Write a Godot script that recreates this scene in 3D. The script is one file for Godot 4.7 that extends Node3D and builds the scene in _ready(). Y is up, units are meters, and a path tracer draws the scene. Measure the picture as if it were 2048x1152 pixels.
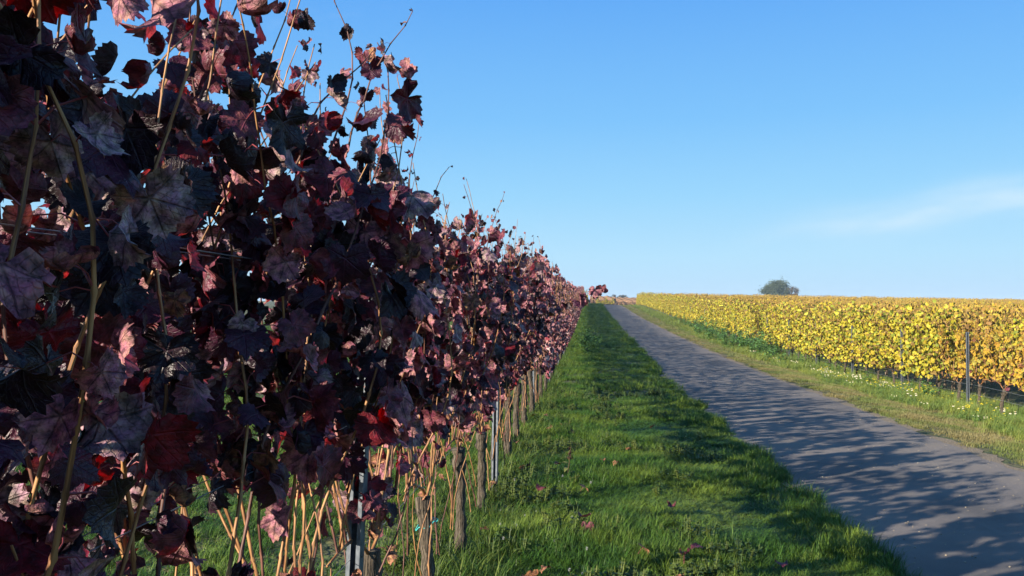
extends Node3D

const X0 := -0.82
const ROW := 0.09          # the row and the path run this much to the right per metre forward
const YELLOW_S := 8.59
const PATH_L := 2.68
const PATH_R := 5.36

var rng := RandomNumberGenerator.new()
var mats := {}
var pale := 1.0
var gathered := []
var dense := false
var near_geo: Array[Geo] = []
var mid_geo: Array[Geo] = []
var leaf_near: Array[ArrayMesh] = []
var leaf_mid: Array[ArrayMesh] = []
var used := {}
var SUN := Vector3(-0.765, 0.322, 0.558)

# ------------------------------------------------------------------ geometry
class Geo:
	var v := PackedVector3Array()
	var uv := PackedVector2Array()
	var c := PackedColorArray()
	var idx := PackedInt32Array()
	var n := PackedVector3Array()
	var tint := Color(1, 1, 1)

	func add(p: Vector3, t := Vector2.ZERO) -> int:
		v.append(p)
		uv.append(t)
		c.append(tint)
		return v.size() - 1

	func tri(a: int, b: int, d: int) -> void:
		idx.append(a)
		idx.append(b)
		idx.append(d)

	func quad(a: int, b: int, d: int, e: int) -> void:
		tri(a, b, d)
		tri(a, d, e)

	func tube(pts: Array, radii: Array, sides := 6, uvk := 1.0, capped := true) -> void:
		var m := pts.size()
		var first := v.size()
		var side := Vector3.RIGHT
		var along := 0.0
		for i in m:
			var p: Vector3 = pts[i]
			var q: Vector3 = pts[mini(i + 1, m - 1)]
			var o: Vector3 = pts[maxi(i - 1, 0)]
			var d := (q - o).normalized()
			if d.length() < 0.5:
				d = Vector3.UP
			if i == 0 and absf(d.dot(side)) > 0.9:
				side = Vector3.BACK
			side = (side - d * d.dot(side)).normalized()
			var up := d.cross(side)
			if i > 0:
				along += p.distance_to(o if i == m - 1 else pts[i - 1])
			for k in sides + 1:
				var a := TAU * k / sides
				var r: float = radii[i]
				add(p + (side * cos(a) + up * sin(a)) * r, Vector2(float(k) / sides, along * uvk))
		for i in m - 1:
			for k in sides:
				var a := first + i * (sides + 1) + k
				var b := a + sides + 1
				quad(a, b, b + 1, a + 1)
		if capped:
			for e in [0, m - 1]:
				var mid := add(pts[e], Vector2(0.5, along * uvk))
				var r0 := first + int(e) * (sides + 1)
				for k in sides:
					if e == 0:
						tri(mid, r0 + k, r0 + k + 1)
					else:
						tri(mid, r0 + k + 1, r0 + k)

	func box(lo: Vector3, hi: Vector3) -> void:
		for f in [[0, 1, 2], [1, 2, 0], [2, 0, 1]]:
			for side in [0, 1]:
				var q := []
				for w in [[0, 0], [1, 0], [1, 1], [0, 1]]:
					var p := Vector3.ZERO
					p[f[0]] = hi[f[0]] if side else lo[f[0]]
					p[f[1]] = hi[f[1]] if w[0] else lo[f[1]]
					p[f[2]] = hi[f[2]] if w[1] else lo[f[2]]
					q.append(add(p, Vector2(w[0], w[1])))
				if side:
					quad(q[0], q[3], q[2], q[1])
				else:
					quad(q[0], q[1], q[2], q[3])

	func ball(mid: Vector3, r: Vector3, nu := 8, nv := 6) -> void:
		var first := v.size()
		for j in nv + 1:
			var t := PI * j / nv
			for i in nu + 1:
				var a := TAU * i / nu
				add(mid + Vector3(sin(t) * cos(a) * r.x, cos(t) * r.y, sin(t) * sin(a) * r.z), Vector2(float(i) / nu, float(j) / nv))
		for j in nv:
			for i in nu:
				var a := first + j * (nu + 1) + i
				var b := a + nu + 1
				quad(a, a + 1, b + 1, b)

	func extrude(profile: Array, length: float) -> void:   # a closed outline in x,z drawn up along y
		var m := profile.size()
		for i in m:
			var p: Vector2 = profile[i]
			var q: Vector2 = profile[(i + 1) % m]
			var a := add(Vector3(p.x, 0, p.y), Vector2(i * 0.1, 0))
			var b := add(Vector3(q.x, 0, q.y), Vector2(i * 0.1 + 0.1, 0))
			var d := add(Vector3(q.x, length, q.y), Vector2(i * 0.1 + 0.1, length))
			var e := add(Vector3(p.x, length, p.y), Vector2(i * 0.1, length))
			quad(a, e, d, b)
		var poly := PackedVector2Array(profile)
		var t := Geometry2D.triangulate_polygon(poly)
		var first := v.size()
		for p in poly:
			add(Vector3(p.x, length, p.y))
		for i in range(0, t.size(), 3):
			tri(first + t[i], first + t[i + 1], first + t[i + 2])

	func append(g: Geo, t: Transform3D, col: Color) -> void:
		var first := v.size()
		for i in g.v.size():
			v.append(t * g.v[i])
			uv.append(g.uv[i])
			c.append(Color(g.c[i].r * col.r, g.c[i].g * col.g, g.c[i].b * col.b))
		for i in g.idx:
			idx.append(first + i)

	func commit(m: ArrayMesh, mat: Material, colored := false, flat := false) -> ArrayMesh:
		if v.is_empty():
			return m
		n.resize(v.size())
		n.fill(Vector3.ZERO)
		for i in range(0, idx.size(), 3):
			var a := v[idx[i]]
			var f := (v[idx[i + 2]] - a).cross(v[idx[i + 1]] - a)
			for k in 3:
				n[idx[i + k]] += f
		for i in n.size():
			n[i] = n[i].normalized() if n[i].length_squared() > 1e-20 else Vector3.UP
		var s := []
		s.resize(Mesh.ARRAY_MAX)
		s[Mesh.ARRAY_VERTEX] = v
		s[Mesh.ARRAY_NORMAL] = n
		s[Mesh.ARRAY_TEX_UV] = uv
		if colored:
			s[Mesh.ARRAY_COLOR] = c
		s[Mesh.ARRAY_INDEX] = idx
		m.add_surface_from_arrays(Mesh.PRIMITIVE_TRIANGLES, s)
		m.surface_set_material(m.get_surface_count() - 1, mat)
		return m

	func mesh(mat: Material, colored := false) -> ArrayMesh:
		return commit(ArrayMesh.new(), mat, colored)

# ------------------------------------------------------------------ terrain
var AK := [[-30.0, 0.0], [0.0, 0.0], [14.0, 0.0], [28.0, -0.13], [46.0, 0.0], [75.0, 0.44], [100.0, 0.98], [117.0, 1.38], [132.0, 1.4], [142.0, 1.3], [160.0, 1.1], [170.0, 1.0], [200.0, 1.5], [260.0, 2.6], [300.0, 2.4], [700.0, -4.0], [1500.0, -20.0]]
var BK := [[-900.0, -3.0], [-50.0, -0.3], [-8.0, 0.0], [0.0, 0.0], [2.0, -0.06], [5.9, -0.2], [8.6, -0.6], [10.0, -0.66], [18.0, -0.8], [67.0, -1.65], [150.0, -2.9], [500.0, -6.0], [900.0, -9.0]]

func knots(k: Array, t: float) -> float:
	for i in k.size() - 1:
		if t <= k[i + 1][0]:
			return lerpf(k[i][1], k[i + 1][1], clampf((t - k[i][0]) / (k[i + 1][0] - k[i][0]), 0.0, 1.0))
	return k[-1][1]

func height(u: float, s: float) -> float:
	var w := clampf(absf(u) * 0.04, 1.0, 6.0)
	var a := 0.0
	for i in 5:
		a += knots(AK, u + (i - 2) * w)
	return a / 5.0 + knots(BK, s)

func at(u: float, s: float, y := 0.0) -> Vector3:
	return Vector3(X0 + ROW * u + s, height(u, s) + y, -u)

# ------------------------------------------------------------------ nodes
var PK := [[0.0, 0.12], [5.3, 0.1], [7.5, 0.0], [11.5, -0.1], [18.0, -0.1], [28.0, 0.1], [46.0, 0.1], [90.0, 0.0]]

func path_shift(u: float) -> float:
	return (knots(PK, u) + knots(PK, u + 2.0) + knots(PK, u - 2.0)) / 3.0

func numbered(called: String) -> String:
	var k: int = used.get(called, 0)
	used[called] = k + 1
	return called if k == 0 else "%s_%03d" % [called, k]

func tag(o: Node, label: String, category: String, group := "") -> Node:
	o.set_meta("label", label)
	o.set_meta("category", category)
	if group:
		o.set_meta("group", group)
	return o

func thing(called: String, label: String, category: String, where: Vector3, group := "") -> Node3D:
	var o := Node3D.new()
	o.name = numbered(called)
	add_child(o)
	o.position = where
	tag(o, label, category, group)
	return o

func part(called: String, mesh: Mesh, parent: Node3D, kind := "") -> MeshInstance3D:
	var o := MeshInstance3D.new()
	o.mesh = mesh
	if parent == self:
		o.name = numbered(called)
		add_child(o)
	else:
		o.name = called
		parent.add_child(o, true)
	if kind:
		o.set_meta("kind", kind)
	return o

func copy_of(o: Node3D, called: String, label: String, where: Vector3, group := "") -> Node3D:
	var d: Node3D = o.duplicate()
	d.name = numbered(called)
	add_child(d)
	d.position = where
	d.set_meta("label", label)
	d.set_meta("category", o.get_meta("category"))
	if group:
		d.set_meta("group", group)
	elif d.has_meta("group"):
		d.remove_meta("group")
	return d

func scatter(called: String, mesh: Mesh, places: Array, tints: Array, label := "", category := "") -> MultiMeshInstance3D:
	var mm := MultiMesh.new()
	mm.transform_format = MultiMesh.TRANSFORM_3D
	mm.use_colors = true
	mm.mesh = mesh
	mm.instance_count = places.size()
	for i in places.size():
		mm.set_instance_transform(i, places[i])
		mm.set_instance_color(i, tints[i])
	var o := MultiMeshInstance3D.new()
	o.multimesh = mm
	o.name = numbered(called)
	add_child(o)
	o.set_meta("kind", "stuff")
	if label:
		tag(o, label, category)
	return o

# ------------------------------------------------------------------ materials
func srgb(r: float, g: float, b: float) -> Color:
	return Color(r, g, b).linear_to_srgb()

func noise_tex(freq: float, ramp: Array, size := 512, octaves := 4, sd := 1, normal := 0.0) -> NoiseTexture2D:
	var f := FastNoiseLite.new()
	f.seed = sd
	f.frequency = freq
	f.fractal_octaves = octaves
	var t := NoiseTexture2D.new()
	t.width = size
	t.height = size
	t.seamless = true
	t.noise = f
	if normal > 0.0:
		t.as_normal_map = true
		t.bump_strength = normal
	elif ramp.size():
		var g := Gradient.new()
		var offs := PackedFloat32Array()
		var cols := PackedColorArray()
		for r in ramp:
			offs.append(r[0])
			cols.append(r[1])
		g.offsets = offs
		g.colors = cols
		t.color_ramp = g
	return t

func leaf_texture(sd: int, vein: float, mottle: float) -> Array:
	var n := 256
	var img := Image.create(n, n, false, Image.FORMAT_RGB8)
	var hgt := Image.create(n, n, false, Image.FORMAT_RGB8)
	var f := FastNoiseLite.new()
	f.seed = sd
	f.frequency = 0.018
	f.fractal_octaves = 4
	var g := FastNoiseLite.new()
	g.seed = sd + 7
	g.frequency = 0.09
	var w := FastNoiseLite.new()
	w.seed = sd + 3
	w.noise_type = FastNoiseLite.TYPE_CELLULAR
	w.cellular_return_type = FastNoiseLite.RETURN_DISTANCE2_SUB
	w.frequency = 0.055
	for y in n:
		for x in n:
			var p := Vector2((x + 0.5) / n - 0.5, (y + 0.5) / n - 0.5) * 2.4
			var d := 9.0
			var r := p.length()
			var th := atan2(p.x, p.y)
			var best := 9.0
			for a in [0.0, 0.95, -0.95, 2.0, -2.0]:
				var dir := Vector2(sin(a), cos(a))
				var along := p.dot(dir)
				if along > 0.0:
					var off := absf(p.dot(Vector2(dir.y, -dir.x)))
					d = minf(d, off / (0.024 * (1.15 - minf(along, 1.0)) + 0.006))
					if absf(angle_difference(th, a)) < best:
						best = absf(angle_difference(th, a))
						var q := fposmod(along * 5.5 - off * 4.2 + 0.3 * f.get_noise_2d(x * 2.0, y * 2.0), 1.0)
						d = minf(d, (0.5 - absf(q - 0.5)) * 0.22 / 0.016 + 0.45)
			var v := clampf(1.25 - d, 0.0, 1.0)
			var fine := clampf(w.get_noise_2d(x, y) * 0.5 + 0.5, 0.0, 1.0)
			var m := 0.8 + mottle * (f.get_noise_2d(x, y) + 0.45 * g.get_noise_2d(x, y)) + vein * v
			m = clampf(m, 0.05, 1.0)
			var warm := clampf(0.5 + f.get_noise_2d(x + 500, y), 0.0, 1.0)
			img.set_pixel(x, y, Color(m, m * lerpf(0.82, 1.0, warm), m * lerpf(0.9, 1.0, 1.0 - warm)))
			var e := clampf(0.55 + 0.35 * f.get_noise_2d(x * 2.0, y * 2.0) - 0.45 * v + 0.25 * fine, 0.0, 1.0)
			hgt.set_pixel(x, y, Color(e, e, e))
	hgt.bump_map_to_normal_map(5.0)
	return [ImageTexture.create_from_image(img), ImageTexture.create_from_image(hgt)]

func leaf_mat(called: String, albedo: Color, tex: Array, back: Color, rough := 0.6) -> StandardMaterial3D:
	var m := StandardMaterial3D.new()
	m.resource_name = called
	m.albedo_color = albedo
	m.albedo_texture = tex[0]
	m.normal_enabled = true
	m.normal_texture = tex[1]
	m.normal_scale = 1.3
	m.roughness = rough
	m.metallic_specular = 0.4
	m.cull_mode = BaseMaterial3D.CULL_DISABLED
	m.backlight_enabled = true
	m.backlight = back
	mats[called] = m
	return m

func tinted(called: String, albedo: Color, rough: float, back := Color(0, 0, 0)) -> StandardMaterial3D:   # takes vertex and copy colours
	var m := StandardMaterial3D.new()
	m.resource_name = called
	m.albedo_color = albedo
	m.vertex_color_use_as_albedo = true
	m.roughness = rough
	m.metallic_specular = 0.35
	m.cull_mode = BaseMaterial3D.CULL_DISABLED
	if back.r + back.g + back.b > 0.0:
		m.backlight_enabled = true
		m.backlight = back
	mats[called] = m
	return m

func plain(called: String, albedo: Color, rough: float, tex: Texture2D = null, nrm: Texture2D = null, scale := 1.0, triplanar := false) -> StandardMaterial3D:
	var m := StandardMaterial3D.new()
	m.resource_name = called
	m.albedo_color = albedo
	m.albedo_texture = tex
	m.roughness = rough
	if nrm:
		m.normal_enabled = true
		m.normal_texture = nrm
	if triplanar:
		m.uv1_triplanar = true
		m.uv1_world_triplanar = true
	m.uv1_scale = Vector3.ONE * scale
	mats[called] = m
	return m

func make_materials() -> void:
	var t1 := leaf_texture(11, 0.10, 0.45)
	var t2 := leaf_texture(23, -0.22, 0.5)
	var t3 := leaf_texture(37, 0.16, 0.35)
	leaf_mat("mauve_leaf", srgb(0.46, 0.235, 0.245), t2, Color(0.8, 0.3, 0.3), 0.62)
	leaf_mat("grey_leaf", srgb(0.36, 0.27, 0.265), t2, Color(0.5, 0.25, 0.22), 0.6)
	leaf_mat("dusky_leaf", srgb(0.2, 0.06, 0.08), t1, Color(0.7, 0.12, 0.16), 0.5)
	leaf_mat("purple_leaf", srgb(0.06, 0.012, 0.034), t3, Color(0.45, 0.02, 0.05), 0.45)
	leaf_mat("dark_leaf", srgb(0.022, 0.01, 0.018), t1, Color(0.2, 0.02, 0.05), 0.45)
	leaf_mat("crimson_leaf", srgb(0.22, 0.018, 0.03), t1, Color(0.9, 0.03, 0.06), 0.5)
	leaf_mat("tan_leaf", srgb(0.36, 0.2, 0.1), t2, Color(0.4, 0.2, 0.08), 0.7)
	leaf_mat("yellow_leaf", srgb(0.54, 0.43, 0.035), t3, Color(0.6, 0.42, 0.05), 0.55)
	leaf_mat("gold_leaf", srgb(0.52, 0.36, 0.035), t3, Color(0.6, 0.34, 0.05), 0.55)
	leaf_mat("lime_leaf", srgb(0.36, 0.37, 0.045), t3, Color(0.4, 0.42, 0.05), 0.55)
	leaf_mat("brown_leaf", srgb(0.24, 0.12, 0.035), t2, Color(0.3, 0.16, 0.05), 0.65)
	tinted("foliage_mat", Color(1, 1, 1), 0.6, Color(0.35, 0.06, 0.07)).backlight = Color(0.5, 0.42, 0.42)
	tinted("grass_mat", Color(1, 1, 1), 0.5, Color(0.55, 0.6, 0.3))
	tinted("flower_mat", Color(1, 1, 1), 0.7, Color(0.2, 0.2, 0.2))
	tinted("tree_mat", Color(1, 1, 1), 0.65, Color(0.2, 0.25, 0.15))
	tinted("cloth_mat", Color(1, 1, 1), 0.85)
	var bark := noise_tex(0.02, [[0.0, Color(0.3, 0.27, 0.24)], [0.5, Color(0.62, 0.58, 0.52)], [1.0, Color(0.95, 0.92, 0.86)]], 256, 5, 4)
	var barkn := noise_tex(0.03, [], 256, 5, 5, 10.0)
	var b := plain("bark_mat", srgb(0.2, 0.175, 0.145), 0.95, bark, barkn)
	b.uv1_scale = Vector3(3, 1.2, 1)
	b.normal_scale = 2.5
	var cane := noise_tex(0.02, [[0.2, Color(0.55, 0.45, 0.4)], [0.6, Color(0.95, 0.9, 0.85)], [0.9, Color(1, 1, 1)]], 128, 4, 9)
	plain("cane_mat", srgb(0.42, 0.24, 0.1), 0.6, cane).uv1_scale = Vector3(1, 3, 1)
	plain("tip_mat", srgb(0.16, 0.07, 0.05), 0.6, cane).uv1_scale = Vector3(1, 3, 1)
	plain("petiole_mat", srgb(0.25, 0.05, 0.06), 0.5)
	var zinc := noise_tex(0.04, [[0.0, Color(0.6, 0.62, 0.66)], [1.0, Color(1, 1, 1)]], 256, 4, 14)
	var st := plain("steel_mat", srgb(0.18, 0.2, 0.22), 0.5, zinc)
	st.metallic = 0.35
	st.uv1_scale = Vector3(1, 2, 1)
	plain("wire_mat", srgb(0.3, 0.32, 0.34), 0.45).metallic = 0.6
	plain("cord_mat", srgb(0.05, 0.38, 0.36), 0.7)
	var soil := noise_tex(0.012, [[0.2, srgb(0.03, 0.045, 0.012)], [0.45, srgb(0.055, 0.075, 0.018)], [0.62, srgb(0.09, 0.085, 0.03)], [0.85, srgb(0.1, 0.075, 0.04)]], 1024, 6, 21)
	plain("ground_mat", Color(1, 1, 1), 1.0, soil, noise_tex(0.05, [], 512, 5, 22, 12.0), 0.35, true)
	var tar := noise_tex(0.35, [[0.15, Color(0.5, 0.5, 0.52)], [0.5, Color(0.78, 0.77, 0.78)], [0.72, Color(0.86, 0.85, 0.84)], [0.9, Color(1, 0.98, 0.95)]], 1024, 3, 31)
	var patch := noise_tex(0.006, [[0.1, Color(0.72, 0.72, 0.74)], [0.5, Color(0.92, 0.9, 0.9)], [0.9, Color(1, 0.97, 0.93)]], 512, 5, 33)
	var p := plain("asphalt_mat", srgb(0.37, 0.345, 0.305), 0.92, tar, noise_tex(0.3, [], 1024, 3, 32, 5.0), 0.7, true)
	p.detail_enabled = true
	p.detail_albedo = patch
	p.detail_blend_mode = BaseMaterial3D.BLEND_MODE_MUL
	p.detail_uv_layer = BaseMaterial3D.DETAIL_UV_2
	p.uv2_triplanar = true
	p.uv2_world_triplanar = true
	p.uv2_scale = Vector3.ONE * 0.13
	var sand := noise_tex(0.08, [[0.1, srgb(0.1, 0.075, 0.05)], [0.5, srgb(0.2, 0.155, 0.1)], [0.9, srgb(0.3, 0.24, 0.16)]], 512, 5, 41)
	plain("sand_mat", Color(1, 1, 1), 0.95, sand, noise_tex(0.12, [], 512, 4, 42, 8.0), 0.8, true)

# ------------------------------------------------------------------ leaves
var OUT := [[0.0, 1.0], [0.2, 0.9], [0.4, 0.81], [0.56, 0.76], [0.75, 0.84], [0.98, 0.92], [1.25, 0.84], [1.52, 0.73], [1.8, 0.79], [2.05, 0.81], [2.4, 0.73], [2.75, 0.58], [3.0, 0.36], [3.1416, 0.06]]

func blade_geo(r: RandomNumberGenerator, segs: int, rings: int, curl: float) -> Geo:
	# a five-lobed vine leaf: the stalk joins at the origin, the tip hangs to -y, the upper face looks to +z
	var g := Geo.new()
	var ky := r.randf_range(-0.9, 1.6) * curl
	var kx := r.randf_range(-1.3, 1.6) * curl
	var fold := r.randf_range(-0.35, 0.5) * curl
	var wob := r.randf_range(0.05, 0.16) * curl
	var ph := r.randf() * TAU
	var ph2 := r.randf() * TAU
	var wn := r.randi_range(3, 6)
	var skew := r.randf_range(-0.12, 0.12)
	var lob := r.randf_range(0.6, 1.5)
	var twist := r.randf_range(-0.6, 0.6) * curl
	var mid := g.add(Vector3.ZERO, Vector2(0.5, 0.5))
	var rows := []
	for j in rings:
		var fr := pow(float(j + 1) / rings, 0.85)
		var row := []
		for i in segs:
			var th := (float(i) / segs * 2.0 - 1.0) * PI
			if segs > 14:
				th += 0.02 * sin(i * 12.9 + ph)
			var k := knots(OUT, absf(th))
			k = lerpf(k, 0.78, 1.0 - lob) if absf(th) < 2.3 else k
			if j == rings - 1 and segs > 14:
				k *= 1.0 + (0.07 if i % 2 == 0 else -0.07) + r.randf_range(-0.035, 0.035)
			k *= 1.0 + skew * sin(th)
			var q := Vector2(sin(th), cos(th)) * k * fr
			var z := fold * absf(q.x) + wob * sin(wn * th + ph) * fr * fr + 0.06 * curl * sin(q.x * 6.0 + ph2) * sin(q.y * 5.0 + ph)
			if j == rings - 1 and segs > 14:
				z += r.randf_range(-0.04, 0.04) * curl
			var x := q.x
			var y := q.y
			if absf(kx) > 0.01:
				z = z * cos(kx * x) + (1.0 - cos(kx * x)) / kx
				x = sin(kx * x) / kx
			if absf(ky) > 0.01:
				var cz := z
				z = cz * cos(ky * y) + (1.0 - cos(ky * y)) / ky
				y = sin(ky * y) / ky - cz * sin(ky * y) * 0.6
			var tw := twist * y
			row.append(g.add(Vector3(x * cos(tw) - z * sin(tw), -y, x * sin(tw) + z * cos(tw)), q / 2.4 + Vector2(0.5, 0.5)))
		rows.append(row)
	for i in segs:
		var e := (i + 1) % segs
		g.tri(mid, rows[0][e], rows[0][i])
		for j in rings - 1:
			g.quad(rows[j][i], rows[j][e], rows[j + 1][e], rows[j + 1][i])
	return g

func make_leaves() -> void:
	rng.seed = 101
	for i in 18:
		var blade := blade_geo(rng, 44, 3, 0.85 if i < 11 else 1.7)
		var stalk := 0.065
		var J := Vector3(rng.randf_range(-0.01, 0.01), rng.randf_range(-0.02, 0.01), stalk)
		var g := Geo.new()
		g.append(blade, Transform3D(Basis.from_scale(Vector3.ONE * 0.068).rotated(Vector3.RIGHT, rng.randf_range(-0.5, 0.1)), J), Color(1, 1, 1))
		var m := g.mesh(mats.mauve_leaf)
		var p := Geo.new()
		p.tube([Vector3.ZERO, Vector3(0, 0.012, stalk * 0.45), J], [0.0019, 0.0014, 0.0013], 4)
		p.commit(m, mats.petiole_mat)
		leaf_near.append(m)
		near_geo.append(g)
	for i in 10:
		var g := Geo.new()
		var J := Vector3(0, rng.randf_range(-0.02, 0.01), 0.055)
		g.append(blade_geo(rng, 16, 2, 1.1), Transform3D(Basis.from_scale(Vector3.ONE * 0.07).rotated(Vector3.RIGHT, rng.randf_range(-0.5, 0.1)), J), Color(1, 1, 1))
		leaf_mid.append(g.mesh(mats.mauve_leaf))
		mid_geo.append(g)

# ------------------------------------------------------------------ vines
func cane_geo(pts: Array, r0: float, r1: float, sides: int, joint := 0.085) -> Geo:
	# a shoot with swollen joints; every polyline step is one joint length
	var g := Geo.new()
	var p := []
	var rad := []
	for i in pts.size():
		var t := float(i) / maxf(pts.size() - 1, 1)
		var r := lerpf(r0, r1, t)
		if i > 0 and i < pts.size() - 1:
			var a: Vector3 = pts[i]
			var b: Vector3 = pts[i - 1]
			p.append(a + (b - a) * 0.1)
			rad.append(r)
			p.append(a)
			rad.append(r * 1.4)
			var e: Vector3 = pts[i + 1]
			p.append(a + (e - a) * 0.1)
			rad.append(r)
		else:
			p.append(pts[i])
			rad.append(r)
	g.tube(p, rad, sides, 1.0)
	return g

func trunk_geo(r: RandomNumberGenerator, h: float, rad: float) -> Geo:
	var g := Geo.new()
	var pts := []
	var rr := []
	var n := 20
	var a := r.randf_range(-0.05, 0.05)
	var b := r.randf_range(-0.04, 0.04)
	var fn := FastNoiseLite.new()
	fn.seed = r.randi() % 1000
	fn.frequency = 1.0
	for i in n:
		var t := float(i) / (n - 1)
		pts.append(Vector3(b * sin(t * 4.0) + r.randf_range(-0.003, 0.003), -0.04 + (h + 0.04) * t, a * sin(t * 3.0) + r.randf_range(-0.003, 0.003)))
		rr.append(rad * (1.3 - 0.4 * t) * r.randf_range(0.82, 1.18) * (1.45 if i >= n - 4 else (0.85 if i == n - 1 else 1.0)))
	g.tube(pts, rr, 14, 1.0)
	for i in g.v.size():
		var p := g.v[i]
		var q := pts[clampi(int((p.y + 0.04) / (h + 0.04) * (n - 1) + 0.5), 0, n - 1)] as Vector3
		var o := Vector3(p.x - q.x, 0, p.z - q.z)
		var an := atan2(o.z, o.x)
		g.v[i] = p + o.normalized() * (0.005 * fn.get_noise_3d(cos(an) * 2.2, p.y * 3.5, sin(an) * 2.2) + 0.008 * fn.get_noise_3d(cos(an) * 6.0, p.y * 4.0, sin(an) * 6.0))
	return g

func red_mat(r: RandomNumberGenerator, tan_share := 0.03) -> Material:
	var t := r.randf()
	if t < tan_share:
		return mats.tan_leaf
	t = r.randf()
	if pale > 1.0 and r.randf() < 0.32:
		t *= 0.26
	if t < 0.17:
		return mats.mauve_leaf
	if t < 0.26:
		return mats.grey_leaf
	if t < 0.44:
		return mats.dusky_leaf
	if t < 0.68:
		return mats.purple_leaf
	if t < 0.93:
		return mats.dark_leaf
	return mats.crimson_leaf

func yellow_mat(r: RandomNumberGenerator, t: float) -> Material:
	var k := r.randf()
	if t > 0.8 and k < 0.22:
		return mats.brown_leaf
	if k < 0.06:
		return mats.brown_leaf
	if k < 0.36:
		return mats.lime_leaf
	if k < 0.55:
		return mats.gold_leaf
	return mats.yellow_leaf

func leaf_turn(r: RandomNumberGenerator, side: float) -> Basis:
	# the stalk leaves the shoot to one side of the row and the blade hangs from it
	var yaw := side * PI / 2 + r.randfn(0.0, 0.9)
	return Basis(Vector3.UP, yaw) * Basis(Vector3.RIGHT, r.randf_range(-0.75, 0.45)) * Basis(Vector3.BACK, r.randfn(0.0, 0.45))

func shoot_points(r: RandomNumberGenerator, from: Vector3, top: float, step: float, spread := 0.1) -> Array:
	var pts := [from]
	var p := from
	var d := Vector3(r.randf_range(-0.25, 0.25), 1, r.randf_range(-0.22, 0.22)).normalized()
	var lean_to := r.randf_range(-spread, spread)
	while p.y < top and pts.size() < 26:
		d.x += r.randf_range(-0.14, 0.14) + (lean_to - p.x) * 0.6
		d.z += r.randf_range(-0.12, 0.12)
		d.y = 1.0
		p += d.normalized() * step
		pts.append(p)
	return pts

func leaves_on(vine: Node3D, pts: Array, r: RandomNumberGenerator, low: float, near: bool, size: float, yellow := false, few := 1.0) -> void:
	var n := pts.size()
	for i in range(1, n):
		var p: Vector3 = pts[i]
		if p.y < low and r.randf() > 0.14:
			continue
		var tip := clampf((n - i) / 4.0, 0.3, 1.0)
		for k in (3 if dense and p.y < 2.0 and r.randf() < 0.5 else (2 if r.randf() < 0.75 else 1)):
			if r.randf() > few * (0.97 if tip >= 1.0 else 0.6) * (0.82 if p.y > 1.95 else 1.0):
				continue
			if not yellow and (vine.position + p).distance_to(Vector3(0, 1.6, 0)) < 0.62:
				continue
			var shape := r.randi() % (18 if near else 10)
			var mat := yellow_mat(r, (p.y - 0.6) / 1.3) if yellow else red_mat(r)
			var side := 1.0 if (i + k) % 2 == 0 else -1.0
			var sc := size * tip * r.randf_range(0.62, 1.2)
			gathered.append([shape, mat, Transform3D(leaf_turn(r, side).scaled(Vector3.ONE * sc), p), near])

func hang_leaves(vine: Node3D) -> void:
	var eye := vine.transform.affine_inverse() * Vector3(0, 1.6, 0)
	gathered.sort_custom(func(a, b): return a[2].origin.distance_squared_to(eye) < b[2].origin.distance_squared_to(eye))
	var rest := {}
	for i in gathered.size():
		var q: Array = gathered[i]
		if i < 288:
			var m := MeshInstance3D.new()
			m.name = "leaf"
			m.mesh = leaf_near[q[0]] if q[3] else leaf_mid[q[0]]
			m.set_surface_override_material(0, q[1])
			m.transform = q[2]
			vine.add_child(m, true)
		else:
			if not rest.has(q[1]):
				rest[q[1]] = Geo.new()
			rest[q[1]].append(near_geo[q[0]] if q[3] else mid_geo[q[0]], q[2], Color(1, 1, 1))
	if rest.size():
		var mesh := ArrayMesh.new()
		for mat in rest:
			rest[mat].commit(mesh, mat)
		part("foliage", mesh, vine, "stuff")
	gathered = []

var TOPS := [[-3.0, 2.2], [1.0, 2.16], [1.7, 2.22], [2.2, 2.3], [3.05, 2.27], [3.45, 2.02], [4.2, 1.92], [4.8, 1.95], [5.6, 2.06], [6.5, 2.1], [9.0, 2.16], [20.0, 2.1]]

func bare_canes(v: Node3D, r: RandomNumberGenerator, count: int) -> void:   # thin leafless canes and dry stems at the foot of the vine
	for k in count:
		var z := r.randf_range(-0.5, 0.5)
		var p := Vector3(r.randf_range(-0.05, 0.08), r.randf_range(0.05, 0.5), z)
		var pts := shoot_points(r, p, p.y + r.randf_range(0.5, 0.9), 0.09, 0.07)
		part("cane", cane_geo(pts, r.randf_range(0.003, 0.0055), 0.002, 5).mesh(mats.cane_mat if r.randf() < 0.6 else mats.tip_mat), v)

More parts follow.
